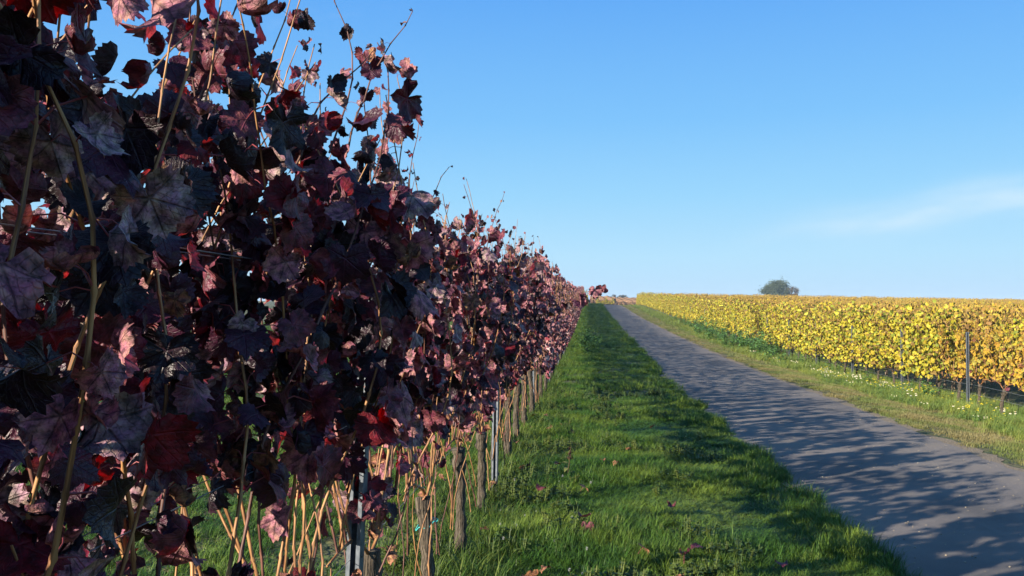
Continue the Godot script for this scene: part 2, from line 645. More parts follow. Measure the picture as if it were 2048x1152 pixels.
func vine_detailed(u: float, s: float, top: float, sd: int, label: String, yellow := false, near := true, fullness := 1.0, low := 0.92) -> Node3D:
	var r := RandomNumberGenerator.new()
	r.seed = sd
	pale = 1.5 if u > 2.5 else 1.0
	dense = u > -0.5 and u < 3.5 and not yellow
	var v := thing("yellow_grapevine" if yellow else "red_grapevine", label, "grapevine", at(u, s), "front row of yellow grapevines" if yellow else "row of red grapevines beside the verge")
	v.rotation.y = -atan(ROW)
	var head := r.randf_range(0.5, 0.62) if yellow else r.randf_range(0.58, 0.7)
	part("trunk", trunk_geo(r, head, 0.028 if yellow else 0.03).mesh(mats.bark_mat), v)
	# one cane bent down along the wire to each side, the upright shoots rise from it
	var half := 0.5 if not yellow else 0.46
	for dir in [-1.0, 1.0]:
		var arm := [Vector3(0, head - 0.02, 0)]
		for k in 5:
			var t := (k + 1) / 5.0
			arm.append(Vector3(r.randf_range(-0.015, 0.015), head + 0.12 * sin(t * 2.2) + r.randf_range(-0.01, 0.01), dir * half * t))
		part("cane", cane_geo(arm, 0.008, 0.005, 6).mesh(mats.cane_mat), v)
		var shoots := 7 if yellow else ((10 if u < 3.5 else 8) if near else 6)
		for k in shoots:
			var f := (k + r.randf_range(0.1, 0.9)) / shoots
			var base: Vector3 = arm[1 + int(f * 4)]
			base.z = dir * half * (0.05 + 0.95 * f)
			var tall := (top if yellow else knots(TOPS, u - base.z)) - 0.06 + r.randfn(0.0, 0.1)
			if not yellow and r.randf() < 0.12:
				tall += r.randf_range(0.1, 0.35)
			var pts := shoot_points(r, base, tall, r.randf_range(0.078, 0.095))
			part("cane", cane_geo(pts, r.randf_range(0.0042, 0.006), 0.0017, 5).mesh(mats.cane_mat if r.randf() < 0.75 else mats.tip_mat), v)
			leaves_on(v, pts, r, 0.6 if yellow else (low if near else 0.8), near, r.randf_range(0.75, 0.95) if yellow else r.randf_range(0.9, 1.15) * (0.85 if u < 1.6 else 1.0), yellow, fullness)
	hang_leaves(v)
	if not yellow:
		bare_canes(v, r, 6)
	for k in (12 if not yellow else 4):
		var m := MeshInstance3D.new()
		m.name = "leaf"
		m.mesh = leaf_near[11 + r.randi() % 7] if near else leaf_mid[r.randi() % 10]
		m.set_surface_override_material(0, mats.tan_leaf if r.randf() < 0.6 else mats.dusky_leaf)
		m.transform = Transform3D(leaf_turn(r, 1.0 if r.randf() < 0.6 else -1.0).scaled(Vector3.ONE * r.randf_range(0.45, 0.8)), Vector3(r.randf_range(-0.04, 0.06), head + r.randf_range(0.0, 0.3), r.randf_range(-0.45, 0.45)))
		v.add_child(m, true)
	return v

func side_shoot(v: Node3D, pts: Array, sd: int, size: float, called := "cane") -> void:
	var r := RandomNumberGenerator.new()
	r.seed = sd
	part(called, cane_geo(pts, 0.0034, 0.0013, 5).mesh(mats.tip_mat), v)
	dense = false
	leaves_on(v, pts, r, -1.0, true, size)
	hang_leaves(v)

# colours of leaves seen from too far to tell apart, as linear albedo
var RED_TONES := [Color(0.4, 0.2, 0.2), Color(0.34, 0.165, 0.17), Color(0.37, 0.17, 0.18), Color(0.34, 0.23, 0.22), Color(0.2, 0.055, 0.075), Color(0.07, 0.015, 0.035), Color(0.04, 0.012, 0.028), Color(0.15, 0.018, 0.03), Color(0.2, 0.1, 0.08), Color(0.14, 0.055, 0.065)]
var YELLOW_TONES := [Color(0.35, 0.295, 0.022), Color(0.38, 0.33, 0.028), Color(0.33, 0.25, 0.022), Color(0.26, 0.265, 0.025), Color(0.17, 0.2, 0.025), Color(0.18, 0.115, 0.03)]
var ORANGE_TONES := [Color(0.33, 0.215, 0.035), Color(0.3, 0.175, 0.04), Color(0.35, 0.25, 0.035), Color(0.25, 0.15, 0.045), Color(0.24, 0.2, 0.03), Color(0.19, 0.11, 0.035)]

func foliage_geo(r: RandomNumberGenerator, count: int, half: float, low: float, top: float, thick: float, size: float, tones: Array, segs := 11) -> Geo:
	var shapes: Array[Geo] = []
	for i in 8:
		shapes.append(blade_geo(r, segs, 1, 1.0))
	var g := Geo.new()
	var ragged := []
	for i in 12:
		ragged.append(r.randf_range(-0.14, 0.12))
	for i in count:
		var z := r.randf_range(-half, half)
		var k: float = ragged[int((z / half * 0.5 + 0.5) * 11.0)]
		var t := pow(r.randf(), 0.9 if tones != RED_TONES else 1.15)
		var y := lerpf(low + absf(k) * 1.2, top + k, t)
		if r.randf() < 0.045:
			y = top + k + r.randf_range(0.0, 0.25)
		var side := 1.0 if r.randf() < 0.5 else -1.0
		var x := side * thick * sqrt(r.randf()) * lerpf(1.0, 0.55, t * t)
		var tone: Color = tones[r.randi() % tones.size()]
		if tones == YELLOW_TONES and t > 0.85 and r.randf() < 0.3:
			tone = YELLOW_TONES[5]
		var b := leaf_turn(r, side).scaled(Vector3.ONE * size * r.randf_range(0.7, 1.2))
		g.append(shapes[r.randi() % 8], Transform3D(b, Vector3(x, y, z)), tone * r.randf_range(0.7, 1.12))
	return g

func far_vine(sd: int, tones: Array, yellow: bool, count: int) -> Node3D:
	var r := RandomNumberGenerator.new()
	r.seed = sd
	var v := Node3D.new()
	var head := r.randf_range(0.5, 0.66)
	part("trunk", trunk_geo(r, head, 0.026).mesh(mats.bark_mat), v)
	var sh := Geo.new()
	for k in 8:
		var z := r.randf_range(-0.48, 0.48)
		var pts := shoot_points(r, Vector3(0, head + 0.08, z), 2.05 if not yellow else 1.75, 0.2)
		sh.tube(pts, range(pts.size()).map(func(i): return lerpf(0.0055, 0.002, float(i) / pts.size())), 4)
	for dir in [-1.0, 1.0]:
		sh.tube([Vector3(0, head, 0), Vector3(0, head + 0.1, dir * 0.25), Vector3(0, head + 0.1, dir * 0.5)], [0.008, 0.007, 0.005], 4)
	part("shoots", sh.mesh(mats.cane_mat), v, "stuff")
	var g: Geo
	if yellow:
		g = foliage_geo(r, count, 0.52, 0.5, 1.9, 0.27, 0.058, tones)
	else:
		g = foliage_geo(r, count, 0.58, 0.34, 2.12, 0.15, 0.064, tones)
	part("foliage", g.mesh(mats.foliage_mat, true), v, "stuff")
	v.set_meta("category", "grapevine")
	return v

# ------------------------------------------------------------------ small things
func blade_of_grass(g: Geo, p: Vector3, h: float, w: float, lean: Vector3, segs := 3) -> void:
	var side := Vector3(lean.z, 0, -lean.x).normalized() * w
	var last := []
	for k in segs + 1:
		var t := float(k) / segs
		var q := p + Vector3(0, h * (t - 0.25 * t * t * lean.length()), 0) + lean * h * t * t
		if k == segs:
			var e := g.add(q, Vector2(0.5, 1))
			g.tri(last[0], last[1], e)
		else:
			var a := g.add(q - side * (1.0 - 0.6 * t), Vector2(0, t))
			var b := g.add(q + side * (1.0 - 0.6 * t), Vector2(1, t))
			if k:
				g.quad(last[0], last[1], b, a)
			last = [a, b]

func tuft(r: RandomNumberGenerator, blades: int, h: float, w: float, spread: float, lean: float) -> ArrayMesh:
	var g := Geo.new()
	for i in blades:
		var a := r.randf() * TAU
		var p := Vector3(cos(a), 0, sin(a)) * spread * sqrt(r.randf())
		var b := a + r.randfn(0.0, 0.8)
		var k := r.randf_range(0.75, 1.25)
		g.tint = Color(k * r.randf_range(0.9, 1.15), k, k * 0.9)
		blade_of_grass(g, p + Vector3(0, -0.01, 0), h * r.randf_range(0.45, 1.15), w * r.randf_range(0.7, 1.2), Vector3(cos(b), 0, sin(b)) * lean * r.randf_range(0.3, 1.4))
	return g.mesh(mats.grass_mat, true)

func oval_leaf(g: Geo, p: Vector3, dir: Vector3, length: float, width: float, droop: float) -> void:
	var side := dir.cross(Vector3.UP).normalized()
	var up := side.cross(dir).normalized()
	var prev := []
	var prof := [0.12, 0.75, 1.0, 0.8, 0.0]
	for k in 5:
		var t := k / 4.0
		var q := p + dir * length * t + Vector3.DOWN * droop * length * t * t
		var w: float = prof[k] * width
		var row := [g.add(q - side * w + up * w * 0.35, Vector2(0, t)), g.add(q, Vector2(0.5, t)), g.add(q + side * w + up * w * 0.35, Vector2(1, t))]
		if k:
			g.quad(prev[0], prev[1], row[1], row[0])
			g.quad(prev[1], prev[2], row[2], row[1])
		prev = row

func weed_geo(r: RandomNumberGenerator, h: float, stems: int, leaf: float, col: Color) -> Geo:
	var g := Geo.new()
	for i in stems:
		var a := r.randf() * TAU
		var p := Vector3(cos(a), 0, sin(a)) * 0.12 * h * sqrt(r.randf())
		var d := Vector3(cos(a) * r.randf_range(0.1, 0.55), 1, sin(a) * r.randf_range(0.1, 0.55)).normalized()
		var hh := h * r.randf_range(0.5, 1.05)
		g.tint = col * 0.9
		g.tube([p, p + d * hh * 0.5, p + d * hh + Vector3(0, 0.02, 0)], [0.004, 0.003, 0.0015], 4)
		var n := int(hh / (leaf * 0.55)) + 3
		for k in n:
			var t := r.randf_range(0.1, 1.0)
			var b := r.randf() * TAU
			g.tint = col * r.randf_range(0.75, 1.3)
			oval_leaf(g, p + d * hh * t, Vector3(cos(b), r.randf_range(0.1, 0.9), sin(b)).normalized(), leaf * r.randf_range(0.6, 1.15) * (1.15 - 0.5 * t), leaf * 0.27, r.randf_range(0.1, 0.7))
	return g

func sheet(called: String, us: Array, left: Callable, right: Callable, lift: float, mat: Material) -> void:
	var g := Geo.new()
	var prev := []
	for u in us:
		var a: float = left.call(u)
		var b: float = right.call(u)
		var row := []
		for k in 5:
			var s := lerpf(a, b, k / 4.0)
			row.append(g.add(at(u, s, lift), Vector2(s, u)))
		if prev.size():
			for k in 4:
				g.quad(prev[k], row[k], row[k + 1], prev[k + 1])
		prev = row
	part(called, g.mesh(mat), self, "structure")

func body_mesh(bones: Array, cell: float, blend: float) -> ArrayMesh:
	# bones: [from, to, radius, radius, colour]; one skin round them all, by surface nets
	var lo := Vector3.ONE * 9.0
	var hi := -lo
	for b in bones:
		for k in 2:
			var e: Vector3 = Vector3.ONE * (b[2 + k] + 2.5 * cell)
			lo = lo.min(b[k] - e)
			hi = hi.max(b[k] + e)
	var n := Vector3i(((hi - lo) / cell).ceil()) + Vector3i.ONE
	var f := PackedFloat32Array()
	f.resize(n.x * n.y * n.z)
	var who := PackedInt32Array()
	who.resize(f.size())
	for z in n.z:
		for y in n.y:
			for x in n.x:
				var p := lo + Vector3(x, y, z) * cell
				var sum := 0.0
				var best := 9.0
				var near := 0
				for k in bones.size():
					var b: Array = bones[k]
					var ab: Vector3 = b[1] - b[0]
					var t := clampf((p - b[0]).dot(ab) / maxf(ab.length_squared(), 1e-9), 0.0, 1.0)
					var d := p.distance_to(b[0] + ab * t) - lerpf(b[2], b[3], t)
					sum += exp(-d / blend)
					if d < best:
						best = d
						near = k
				var i := x + n.x * (y + n.y * z)
				f[i] = -blend * log(maxf(sum, 1e-30))
				who[i] = near
	var g := Geo.new()
	var at_cell := {}
	var corner := []
	for k in 8:
		corner.append(Vector3i(k & 1, (k >> 1) & 1, (k >> 2) & 1))
	for z in n.z - 1:
		for y in n.y - 1:
			for x in n.x - 1:
				var inside := 0
				for o in corner:
					if f[x + o.x + n.x * (y + o.y + n.y * (z + o.z))] < 0.0:
						inside += 1
				if inside == 0 or inside == 8:
					continue
				var sum := Vector3.ZERO
				var cnt := 0
				for a in 8:
					for bit in [1, 2, 4]:
						if a & bit:
							continue
						var oa: Vector3i = corner[a]
						var ob: Vector3i = corner[a | bit]
						var fa := f[x + oa.x + n.x * (y + oa.y + n.y * (z + oa.z))]
						var fb := f[x + ob.x + n.x * (y + ob.y + n.y * (z + ob.z))]
						if (fa < 0.0) != (fb < 0.0):
							sum += Vector3(oa).lerp(Vector3(ob), fa / (fa - fb))
							cnt += 1
				g.tint = bones[who[x + n.x * (y + n.y * z)]][4]
				at_cell[Vector3i(x, y, z)] = g.add(lo + (Vector3(x, y, z) + sum / cnt) * cell)
	for key in at_cell:
		var c: Vector3i = key
		var i := c.x + n.x * (c.y + n.y * c.z)
		for axis in 3:
			var e := Vector3i.ZERO
			e[axis] = 1
			var p := Vector3i.ZERO
			p[(axis + 1) % 3] = 1
			var q := Vector3i.ZERO
			q[(axis + 2) % 3] = 1
			var j := i + e.x + n.x * (e.y + n.y * e.z)
			if (f[i] < 0.0) == (f[j] < 0.0):
				continue
			if not (at_cell.has(c - p) and at_cell.has(c - q) and at_cell.has(c - p - q)):
				continue
			var w := [at_cell[c], at_cell[c - p], at_cell[c - p - q], at_cell[c - q]]
			if f[i] < 0.0:
				g.quad(w[0], w[3], w[2], w[1])
			else:
				g.quad(w[0], w[1], w[2], w[3])
	return g.mesh(mats.cloth_mat, true)

func tree_geo(r: RandomNumberGenerator, mid: Vector3, rad: Vector3, count: int, leaf: float, col: Color, clumps: int) -> Geo:
	var g := Geo.new()
	var spots := []
	for i in clumps:
		var d := Vector3(r.randfn(), absf(r.randfn()) * 1.1 - 0.25, r.randfn()).normalized()
		spots.append([d * r.randf_range(0.5, 1.0), r.randf_range(0.14, 0.32)])
	for i in count:
		var k: Array = spots[r.randi() % clumps]
		var q: Vector3 = k[0] + Vector3(r.randfn(), r.randfn(), r.randfn()) * float(k[1]) * 0.5
		if q.y < -0.75:
			continue
		var p := mid + q * rad
		g.tint = col * r.randf_range(0.6, 1.35)
		var a := Vector3(r.randfn(), r.randfn(), r.randfn()).normalized() * leaf * r.randf_range(0.6, 1.3)
		var b := a.cross(Vector3(r.randfn(), r.randfn(), r.randfn())).normalized() * leaf * 0.5
		var i0 := g.add(p - a)
		var i1 := g.add(p + b)
		var i2 := g.add(p + a)
		var i3 := g.add(p - b)
		g.quad(i0, i1, i2, i3)
	return g

func post_profile(w: float, d: float) -> Array:
	# folded sheet steel: two flanges with turned-in lips joined by a web
	var t := 0.0025
	var lip := w * 0.3
	return [Vector2(-w / 2, -d / 2), Vector2(-w / 2 + lip, -d / 2), Vector2(-w / 2 + lip, -d / 2 + t), Vector2(-w / 2 + t, -d / 2 + t), Vector2(-w / 2 + t, d / 2 - t), Vector2(w / 2 - t, d / 2 - t), Vector2(w / 2 - t, -d / 2 + t), Vector2(w / 2 - lip, -d / 2 + t), Vector2(w / 2 - lip, -d / 2), Vector2(w / 2, -d / 2), Vector2(w / 2, d / 2), Vector2(-w / 2, d / 2)]

func make_post(label: String, group: String, where: Vector3, h: float, turn: float, wide := 0.044) -> Node3D:
	var o := thing("trellis_post", label, "post", where, group)
	o.rotation.y = turn
	var g := Geo.new()
	g.extrude(post_profile(wide, 0.034), h + 0.05)
	for i in g.v.size():
		g.v[i].y -= 0.05
	part("profile", g.mesh(mats.steel_mat), o)
	var hook := Geo.new()
	hook.tube([Vector3(0, 0, 0), Vector3(0.007, 0.002, 0), Vector3(0.009, 0.014, 0)], [0.0022, 0.002, 0.0016], 5)
	var hm := hook.mesh(mats.steel_mat)
	for k in int(h / 0.16):
		for side in [-1.0, 1.0]:
			var m := part("wire_hook", hm, o)
			m.position = Vector3(side * (wide / 2 - 0.001), 0.25 + 0.16 * k, -0.004)
			m.rotation.y = 0.0 if side > 0.0 else PI
	return o

func ordinal(k: int) -> String:
	return ["first", "second", "third", "fourth", "fifth", "sixth", "seventh", "eighth", "ninth", "tenth"][k]

# ------------------------------------------------------------------ the scene
func _ready() -> void:
	var cam := Camera3D.new()
	cam.name = "camera"
	cam.fov = 37.43
	cam.near = 0.05
	cam.far = 3000.0
	cam.position = Vector3(0, 1.6, 0)
	cam.rotation_degrees = Vector3(0.977, 0, 0)
	add_child(cam)
	cam.current = true

	var env := Environment.new()
	env.background_mode = Environment.BG_SKY
	var sky := Sky.new()
	var pano := PanoramaSkyMaterial.new()
	pano.panorama = sky_picture()
	sky.sky_material = pano
	env.sky = sky
	env.background_energy_multiplier = 0.385
	env.tonemap_mode = Environment.TONE_MAPPER_LINEAR
	env.tonemap_exposure = 2.6
	env.fog_enabled = true
	env.fog_density = 0.00045
	env.fog_light_color = Color(0.75, 0.85, 0.95)
	env.sdfgi_enabled = true
	env.ssao_enabled = true
	env.ssil_enabled = true
	var we := WorldEnvironment.new()
	we.name = "world_environment"
	we.environment = env
	add_child(we)

	var sun := DirectionalLight3D.new()
	sun.name = "sun"
	sun.light_energy = 1.6
	sun.light_color = Color(1.0, 0.95, 0.87)
	sun.light_angular_distance = 0.5
	sun.shadow_enabled = true
	add_child(sun)
	sun.look_at_from_position(Vector3.ZERO, -SUN, Vector3.UP)

	make_materials()
	make_leaves()
	build_ground()
	build_red_row()
	build_yellow_field()
	build_far()
	build_grass()
	build_small()

func sky_picture() -> ImageTexture:
	var w := 2048
	var h := 1024
	var img := Image.create(w, h, false, Image.FORMAT_RGBF)
	var f := FastNoiseLite.new()
	f.seed = 5
	f.frequency = 1.0
	f.fractal_octaves = 5
	# linear colours of the clear sky by elevation in degrees
	var ramp := [[-90.0, Color(0.3, 0.3, 0.26)], [-3.0, Color(0.42, 0.5, 0.56)], [0.0, Color(0.53, 0.75, 0.96)], [3.0, Color(0.47, 0.77, 0.99)], [7.0, Color(0.33, 0.68, 0.99)], [12.0, Color(0.215, 0.555, 0.98)], [20.0, Color(0.125, 0.41, 0.93)], [40.0, Color(0.1, 0.31, 0.74)], [90.0, Color(0.08, 0.235, 0.56)]]
	for y in h:
		var el := 90.0 - (y + 0.5) / h * 180.0
		var c: Color = ramp[0][1]
		for i in ramp.size() - 1:
			if el >= ramp[i][0]:
				var t: float = clampf((el - ramp[i][0]) / (ramp[i + 1][0] - ramp[i][0]), 0.0, 1.0)
				c = ramp[i][1].lerp(ramp[i + 1][1], t)
		for x in w:
			var k := c
			if el > 0.5 and el < 40.0:
				var az := (x + 0.5) / w * 360.0
				if az > 180.0:
					az -= 360.0
				# thin cirrus drawn out along slanting streaks
				var along := az * 0.95 + el * 0.3
				var cross := el - az * 0.14
				var v := f.get_noise_2d(along * 0.05 + 40.0, cross * 0.5) * 0.7 + f.get_noise_2d(along * 0.22, cross * 1.6) * 0.35
				var big := f.get_noise_2d(along * 0.025 + 7.0, cross * 0.16 + 3.0)
				var cover := clampf(v * 1.3 + big * 1.2 - 0.32, 0.0, 0.6)
				# the one streak in view
				var st := exp(-pow((cross - 1.9 + 0.25 * sin(az * 0.6)) / 1.0, 2.0)) * smoothstep(13.0, 27.0, az) * (1.0 - smoothstep(40.0, 70.0, az))
				cover = clampf(cover * 0.28 * (1.0 - smoothstep(-14.0, -6.0, az) * (1.0 - smoothstep(38.0, 60.0, az))) + st * (0.42 + 0.55 * v), 0.0, 0.7)
				k = c.lerp(Color(0.8, 0.93, 1.0), cover)
			img.set_pixel(x, y, k)
	return ImageTexture.create_from_image(img)

func build_ground() -> void:
	var us := []
	var u := -14.0
	while u < 150.0:
		us.append(u)
		u += 1.5
	while u < 310.0:
		us.append(u)
		u += 4.0
	while u < 1500.0:
		us.append(u)
		u += 60.0
	var ss := [-900.0, -400.0, -200.0, -100.0, -50.0, -25.0, -14.0, -8.0, -4.0, -2.0, 0.0, 1.0, 2.0, 5.9, 7.2, 8.6, 10.0, 13.0, 18.0, 30.0, 45.0, 67.0, 100.0, 150.0, 300.0, 500.0, 900.0]
	var g := Geo.new()
	var w := ss.size()
	for i in us.size():
		for s in ss:
			g.add(at(us[i], s), Vector2(s, us[i]))
	for i in us.size() - 1:
		for k in w - 1:
			var a := i * w + k
			g.quad(a, a + w, a + w + 1, a + 1)
	part("ground", g.mesh(mats.ground_mat), self, "structure")
	var f := FastNoiseLite.new()
	f.seed = 3
	f.frequency = 0.9
	f.fractal_octaves = 4
	var pu := []
	u = 2.0
	while u < 142.0:
		pu.append(u)
		u += clampf(u * 0.015, 0.07, 1.5)
	sheet("sandy_path_edge", pu, func(t): return path_shift(t) + PATH_L - 0.06 + 0.12 * f.get_noise_2d(t, 70.0), func(t): return path_shift(t) + PATH_R + 0.19 + 0.25 * f.get_noise_2d(t, 10.0) + 0.1 * f.get_noise_2d(t * 4.0, 10.0), 0.006, mats.sand_mat)
	sheet("asphalt_path", pu, func(t): return path_shift(t) + PATH_L + 0.07 * f.get_noise_2d(t * 1.5, 30.0), func(t): return path_shift(t) + PATH_R + 0.1 * f.get_noise_2d(t * 1.5, 50.0), 0.014, mats.asphalt_mat)

func build_red_row() -> void:
	# posts first: every 4.95 m
	var post_u := []
	for k in 26:
		post_u.append((2.3 if k else 2.95) + 4.95 * k)
	var names := ["galvanised post half hidden among the nearest red leaves, lower part in view", "galvanised post at the foot of the red row beside the tan canes", "third galvanised post of the red row, thin and half in shadow"]
	var proto: Node3D
	for k in 26:
		var turn := PI - atan(ROW) - 0.2
		if k == 0:
			proto = make_post(names[0], "galvanised posts of the red row", at(post_u[0], -0.02), 1.7, turn, 0.05)
			proto.rotation.z = 0.05
		else:
			var lab: String = names[k] if k < 3 else ("galvanised post of the red row, the %s one counted from the camera" % ordinal(k) if k < 7 else "slim galvanised post in the far stretch of the red row")
			var c := copy_of(proto, "trellis_post", lab, at(post_u[k], 0.02), "galvanised posts of the red row")
			c.rotation = Vector3(0, turn, rng.randf_range(-0.02, 0.02))
	# wires
	var wire_names := ["lowest", "second", "topmost"]
	var wy := [0.72, 1.2, 1.7]
	for k in 3:
		for side in ([0.0] if k == 0 else [-0.03, 0.03]):
			var g := Geo.new()
			var pts := []
			var u := -1.0
			while u < 132.0:
				pts.append(at(u, side, wy[k] + 0.008 * sin(u * 1.27)))
				u += 1.2375
			var rr := []
			for p in pts:
				rr.append(0.0014)
			g.tube(pts, rr, 4)
			var o := part("trellis_wire", g.mesh(mats.wire_mat), self)
			tag(o, "%s wire strung along the red vine row%s" % [wire_names[k], "" if k == 0 else (", on its verge side" if side > 0 else ", on its far side")], "wire")
	# the vines one can look into leaf by leaf
	var labels := [
		"red grapevine beside the camera, its dark leaves cut off at the left edge",
		"nearest red grapevine, huge nearly black leaves filling the left of the picture",
		"tallest red grapevine, a leaf tower with long thin shoots against the sky",
		"red grapevine at the first steel post, its top sloping down to one thin shoot",
		"red grapevine whose trunk is tied with a teal cord",
		"red grapevine with stout grey trunk beside the open grass, topped by a thin bent shoot",
		"red grapevine just before the second steel post, bundle of bare tan canes below",
		"red grapevine just past the second steel post with a tuft of shoots on top",
		"red grapevine, second one past the second steel post",
		"red grapevine, third one past the second steel post, one long shoot reaching over the path",
		"red grapevine, fourth one past the second steel post",
		"red grapevine, first one past the third steel post",
		"red grapevine, second one past the third steel post"]
	var tops := [2.15, 2.12, 2.3, 1.9, 1.84, 2.0, 2.1, 2.12, 2.14, 2.12, 2.1, 2.12, 2.1]
	for i in 13:
		var u := -0.1 + 1.1 * i
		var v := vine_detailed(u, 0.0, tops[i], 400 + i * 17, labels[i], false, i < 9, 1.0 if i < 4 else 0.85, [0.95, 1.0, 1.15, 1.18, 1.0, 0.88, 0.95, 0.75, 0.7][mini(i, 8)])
		if i == 4:
			var g := Geo.new()
			var pts := []
			var rr := []
			for k in 13:
				pts.append(Vector3(0.052 * cos(TAU * k / 12), 0.48 + 0.01 * sin(k * 2.0) + 0.02 * cos(TAU * k / 12), 0.052 * sin(TAU * k / 12)))
				rr.append(0.003)
			g.tube(pts, rr, 5)
			g.tube([Vector3(0.05, 0.49, 0), Vector3(0.07, 0.52, 0.04), Vector3(0.05, 0.545, 0.1)], [0.003, 0.003, 0.002], 5)
			part("teal_tie", g.mesh(mats.cord_mat), v)
		if i == 2:   # the long shoots that stand out against the sky
			side_shoot(v, curve([Vector3(0.05, 2.05, -0.42), Vector3(0.1, 2.32, -0.5), Vector3(0.02, 2.6, -0.5)], 7), 5, 0.55)
			side_shoot(v, curve([Vector3(0.1, 2.05, -0.45), Vector3(0.17, 2.3, -0.5), Vector3(0.28, 2.5, -0.52)], 8), 6, 0.5)
			side_shoot(v, curve([Vector3(0.12, 1.9, 0.1), Vector3(0.2, 2.1, 0.05), Vector3(0.3, 2.22, 0.0)], 6), 9, 0.8)
		if i == 3:
			side_shoot(v, curve([Vector3(0.08, 1.7, -0.2), Vector3(0.1, 2.05, -0.2), Vector3(0.15, 2.34, -0.2)], 8), 7, 0.4)
			side_shoot(v, curve([Vector3(0.1, 1.75, -0.25), Vector3(0.16, 1.98, -0.28), Vector3(0.25, 2.16, -0.3)], 7), 8, 0.5)
		if i == 5:
			side_shoot(v, curve([Vector3(0, 1.9, -0.1), Vector3(-0.08, 2.08, -0.1), Vector3(-0.2, 2.2, -0.1)], 6), 12, 0.45)
			side_shoot(v, curve([Vector3(0.1, 1.9, -0.4), Vector3(0.17, 2.15, -0.45), Vector3(0.24, 2.36, -0.5)], 7), 13, 0.4)
		if i == 9:
			side_shoot(v, curve([Vector3(0.1, 1.35, 0), Vector3(0.45, 1.52, -0.05), Vector3(0.8, 1.62, -0.1), Vector3(0.96, 1.7, -0.15)], 12), 15, 1.0)
			for q in [[0.7, 1.62, 1.3, 0.4], [0.78, 1.68, 1.1, -0.4], [0.88, 1.75, 1.45, 0.1], [0.95, 1.72, 1.2, 0.7], [0.99, 1.78, 1.0, -0.3], [0.84, 1.66, 1.2, 2.6]]:
				var m := MeshInstance3D.new()
				m.name = "leaf"
				m.mesh = leaf_near[int(q[2] * 10)]
				m.set_surface_override_material(0, mats.mauve_leaf if q[3] > 0.0 else mats.dusky_leaf)
				m.transform = Transform3D(Basis(Vector3.UP, q[3]).scaled(Vector3.ONE * q[2]), Vector3(q[0], q[1], -0.12))
				v.add_child(m, true)
	for i in 2:
		vine_detailed(-1.2 - 1.1 * i, 0.0, 2.25, 361 + i * 17, ["red grapevine just behind the camera, outside the picture", "red grapevine two places behind the camera, outside the picture"][i], false, false, 1.0)
	# the rest of the row
	var protos: Array[Node3D] = []
	for i in 7:
		protos.append(far_vine(900 + i * 31, RED_TONES, false, 440))
	for i in range(13, 118):
		var u := -0.1 + 1.1 * i
		var past := (u - 2.3) / 4.95
		var lab := "small red grapevine far along the row beside the grass verge"
		if u < 27.0:
			lab = "red grapevine, %s past the %s steel post of the red row" % [ordinal(int(floor((u - post_u[int(past)]) / 1.1))), ordinal(int(past))]
		var v := copy_of(protos[rng.randi() % 7], "red_grapevine", lab, at(u, rng.randf_range(-0.03, 0.03)), "row of red grapevines beside the verge")
		v.rotation.y = -atan(ROW) + (PI if rng.randf() < 0.5 else 0.0)
		v.scale = Vector3(1, rng.randf_range(0.92, 1.07), 1)
	for p in protos:
		p.free()

func curve(pts: Array, n: int) -> Array:
	var c := Curve3D.new()
	for i in pts.size():
		var a: Vector3 = pts[maxi(i - 1, 0)]
		var b: Vector3 = pts[mini(i + 1, pts.size() - 1)]
		c.add_point(pts[i], (a - b) / 6.0, (b - a) / 6.0)
	var out := []
	for i in n + 1:
		out.append(c.sample_baked(c.get_baked_length() * i / n, true) + Vector3(rng.randf_range(-0.008, 0.008), rng.randf_range(-0.008, 0.008), rng.randf_range(-0.008, 0.008)))
	return out

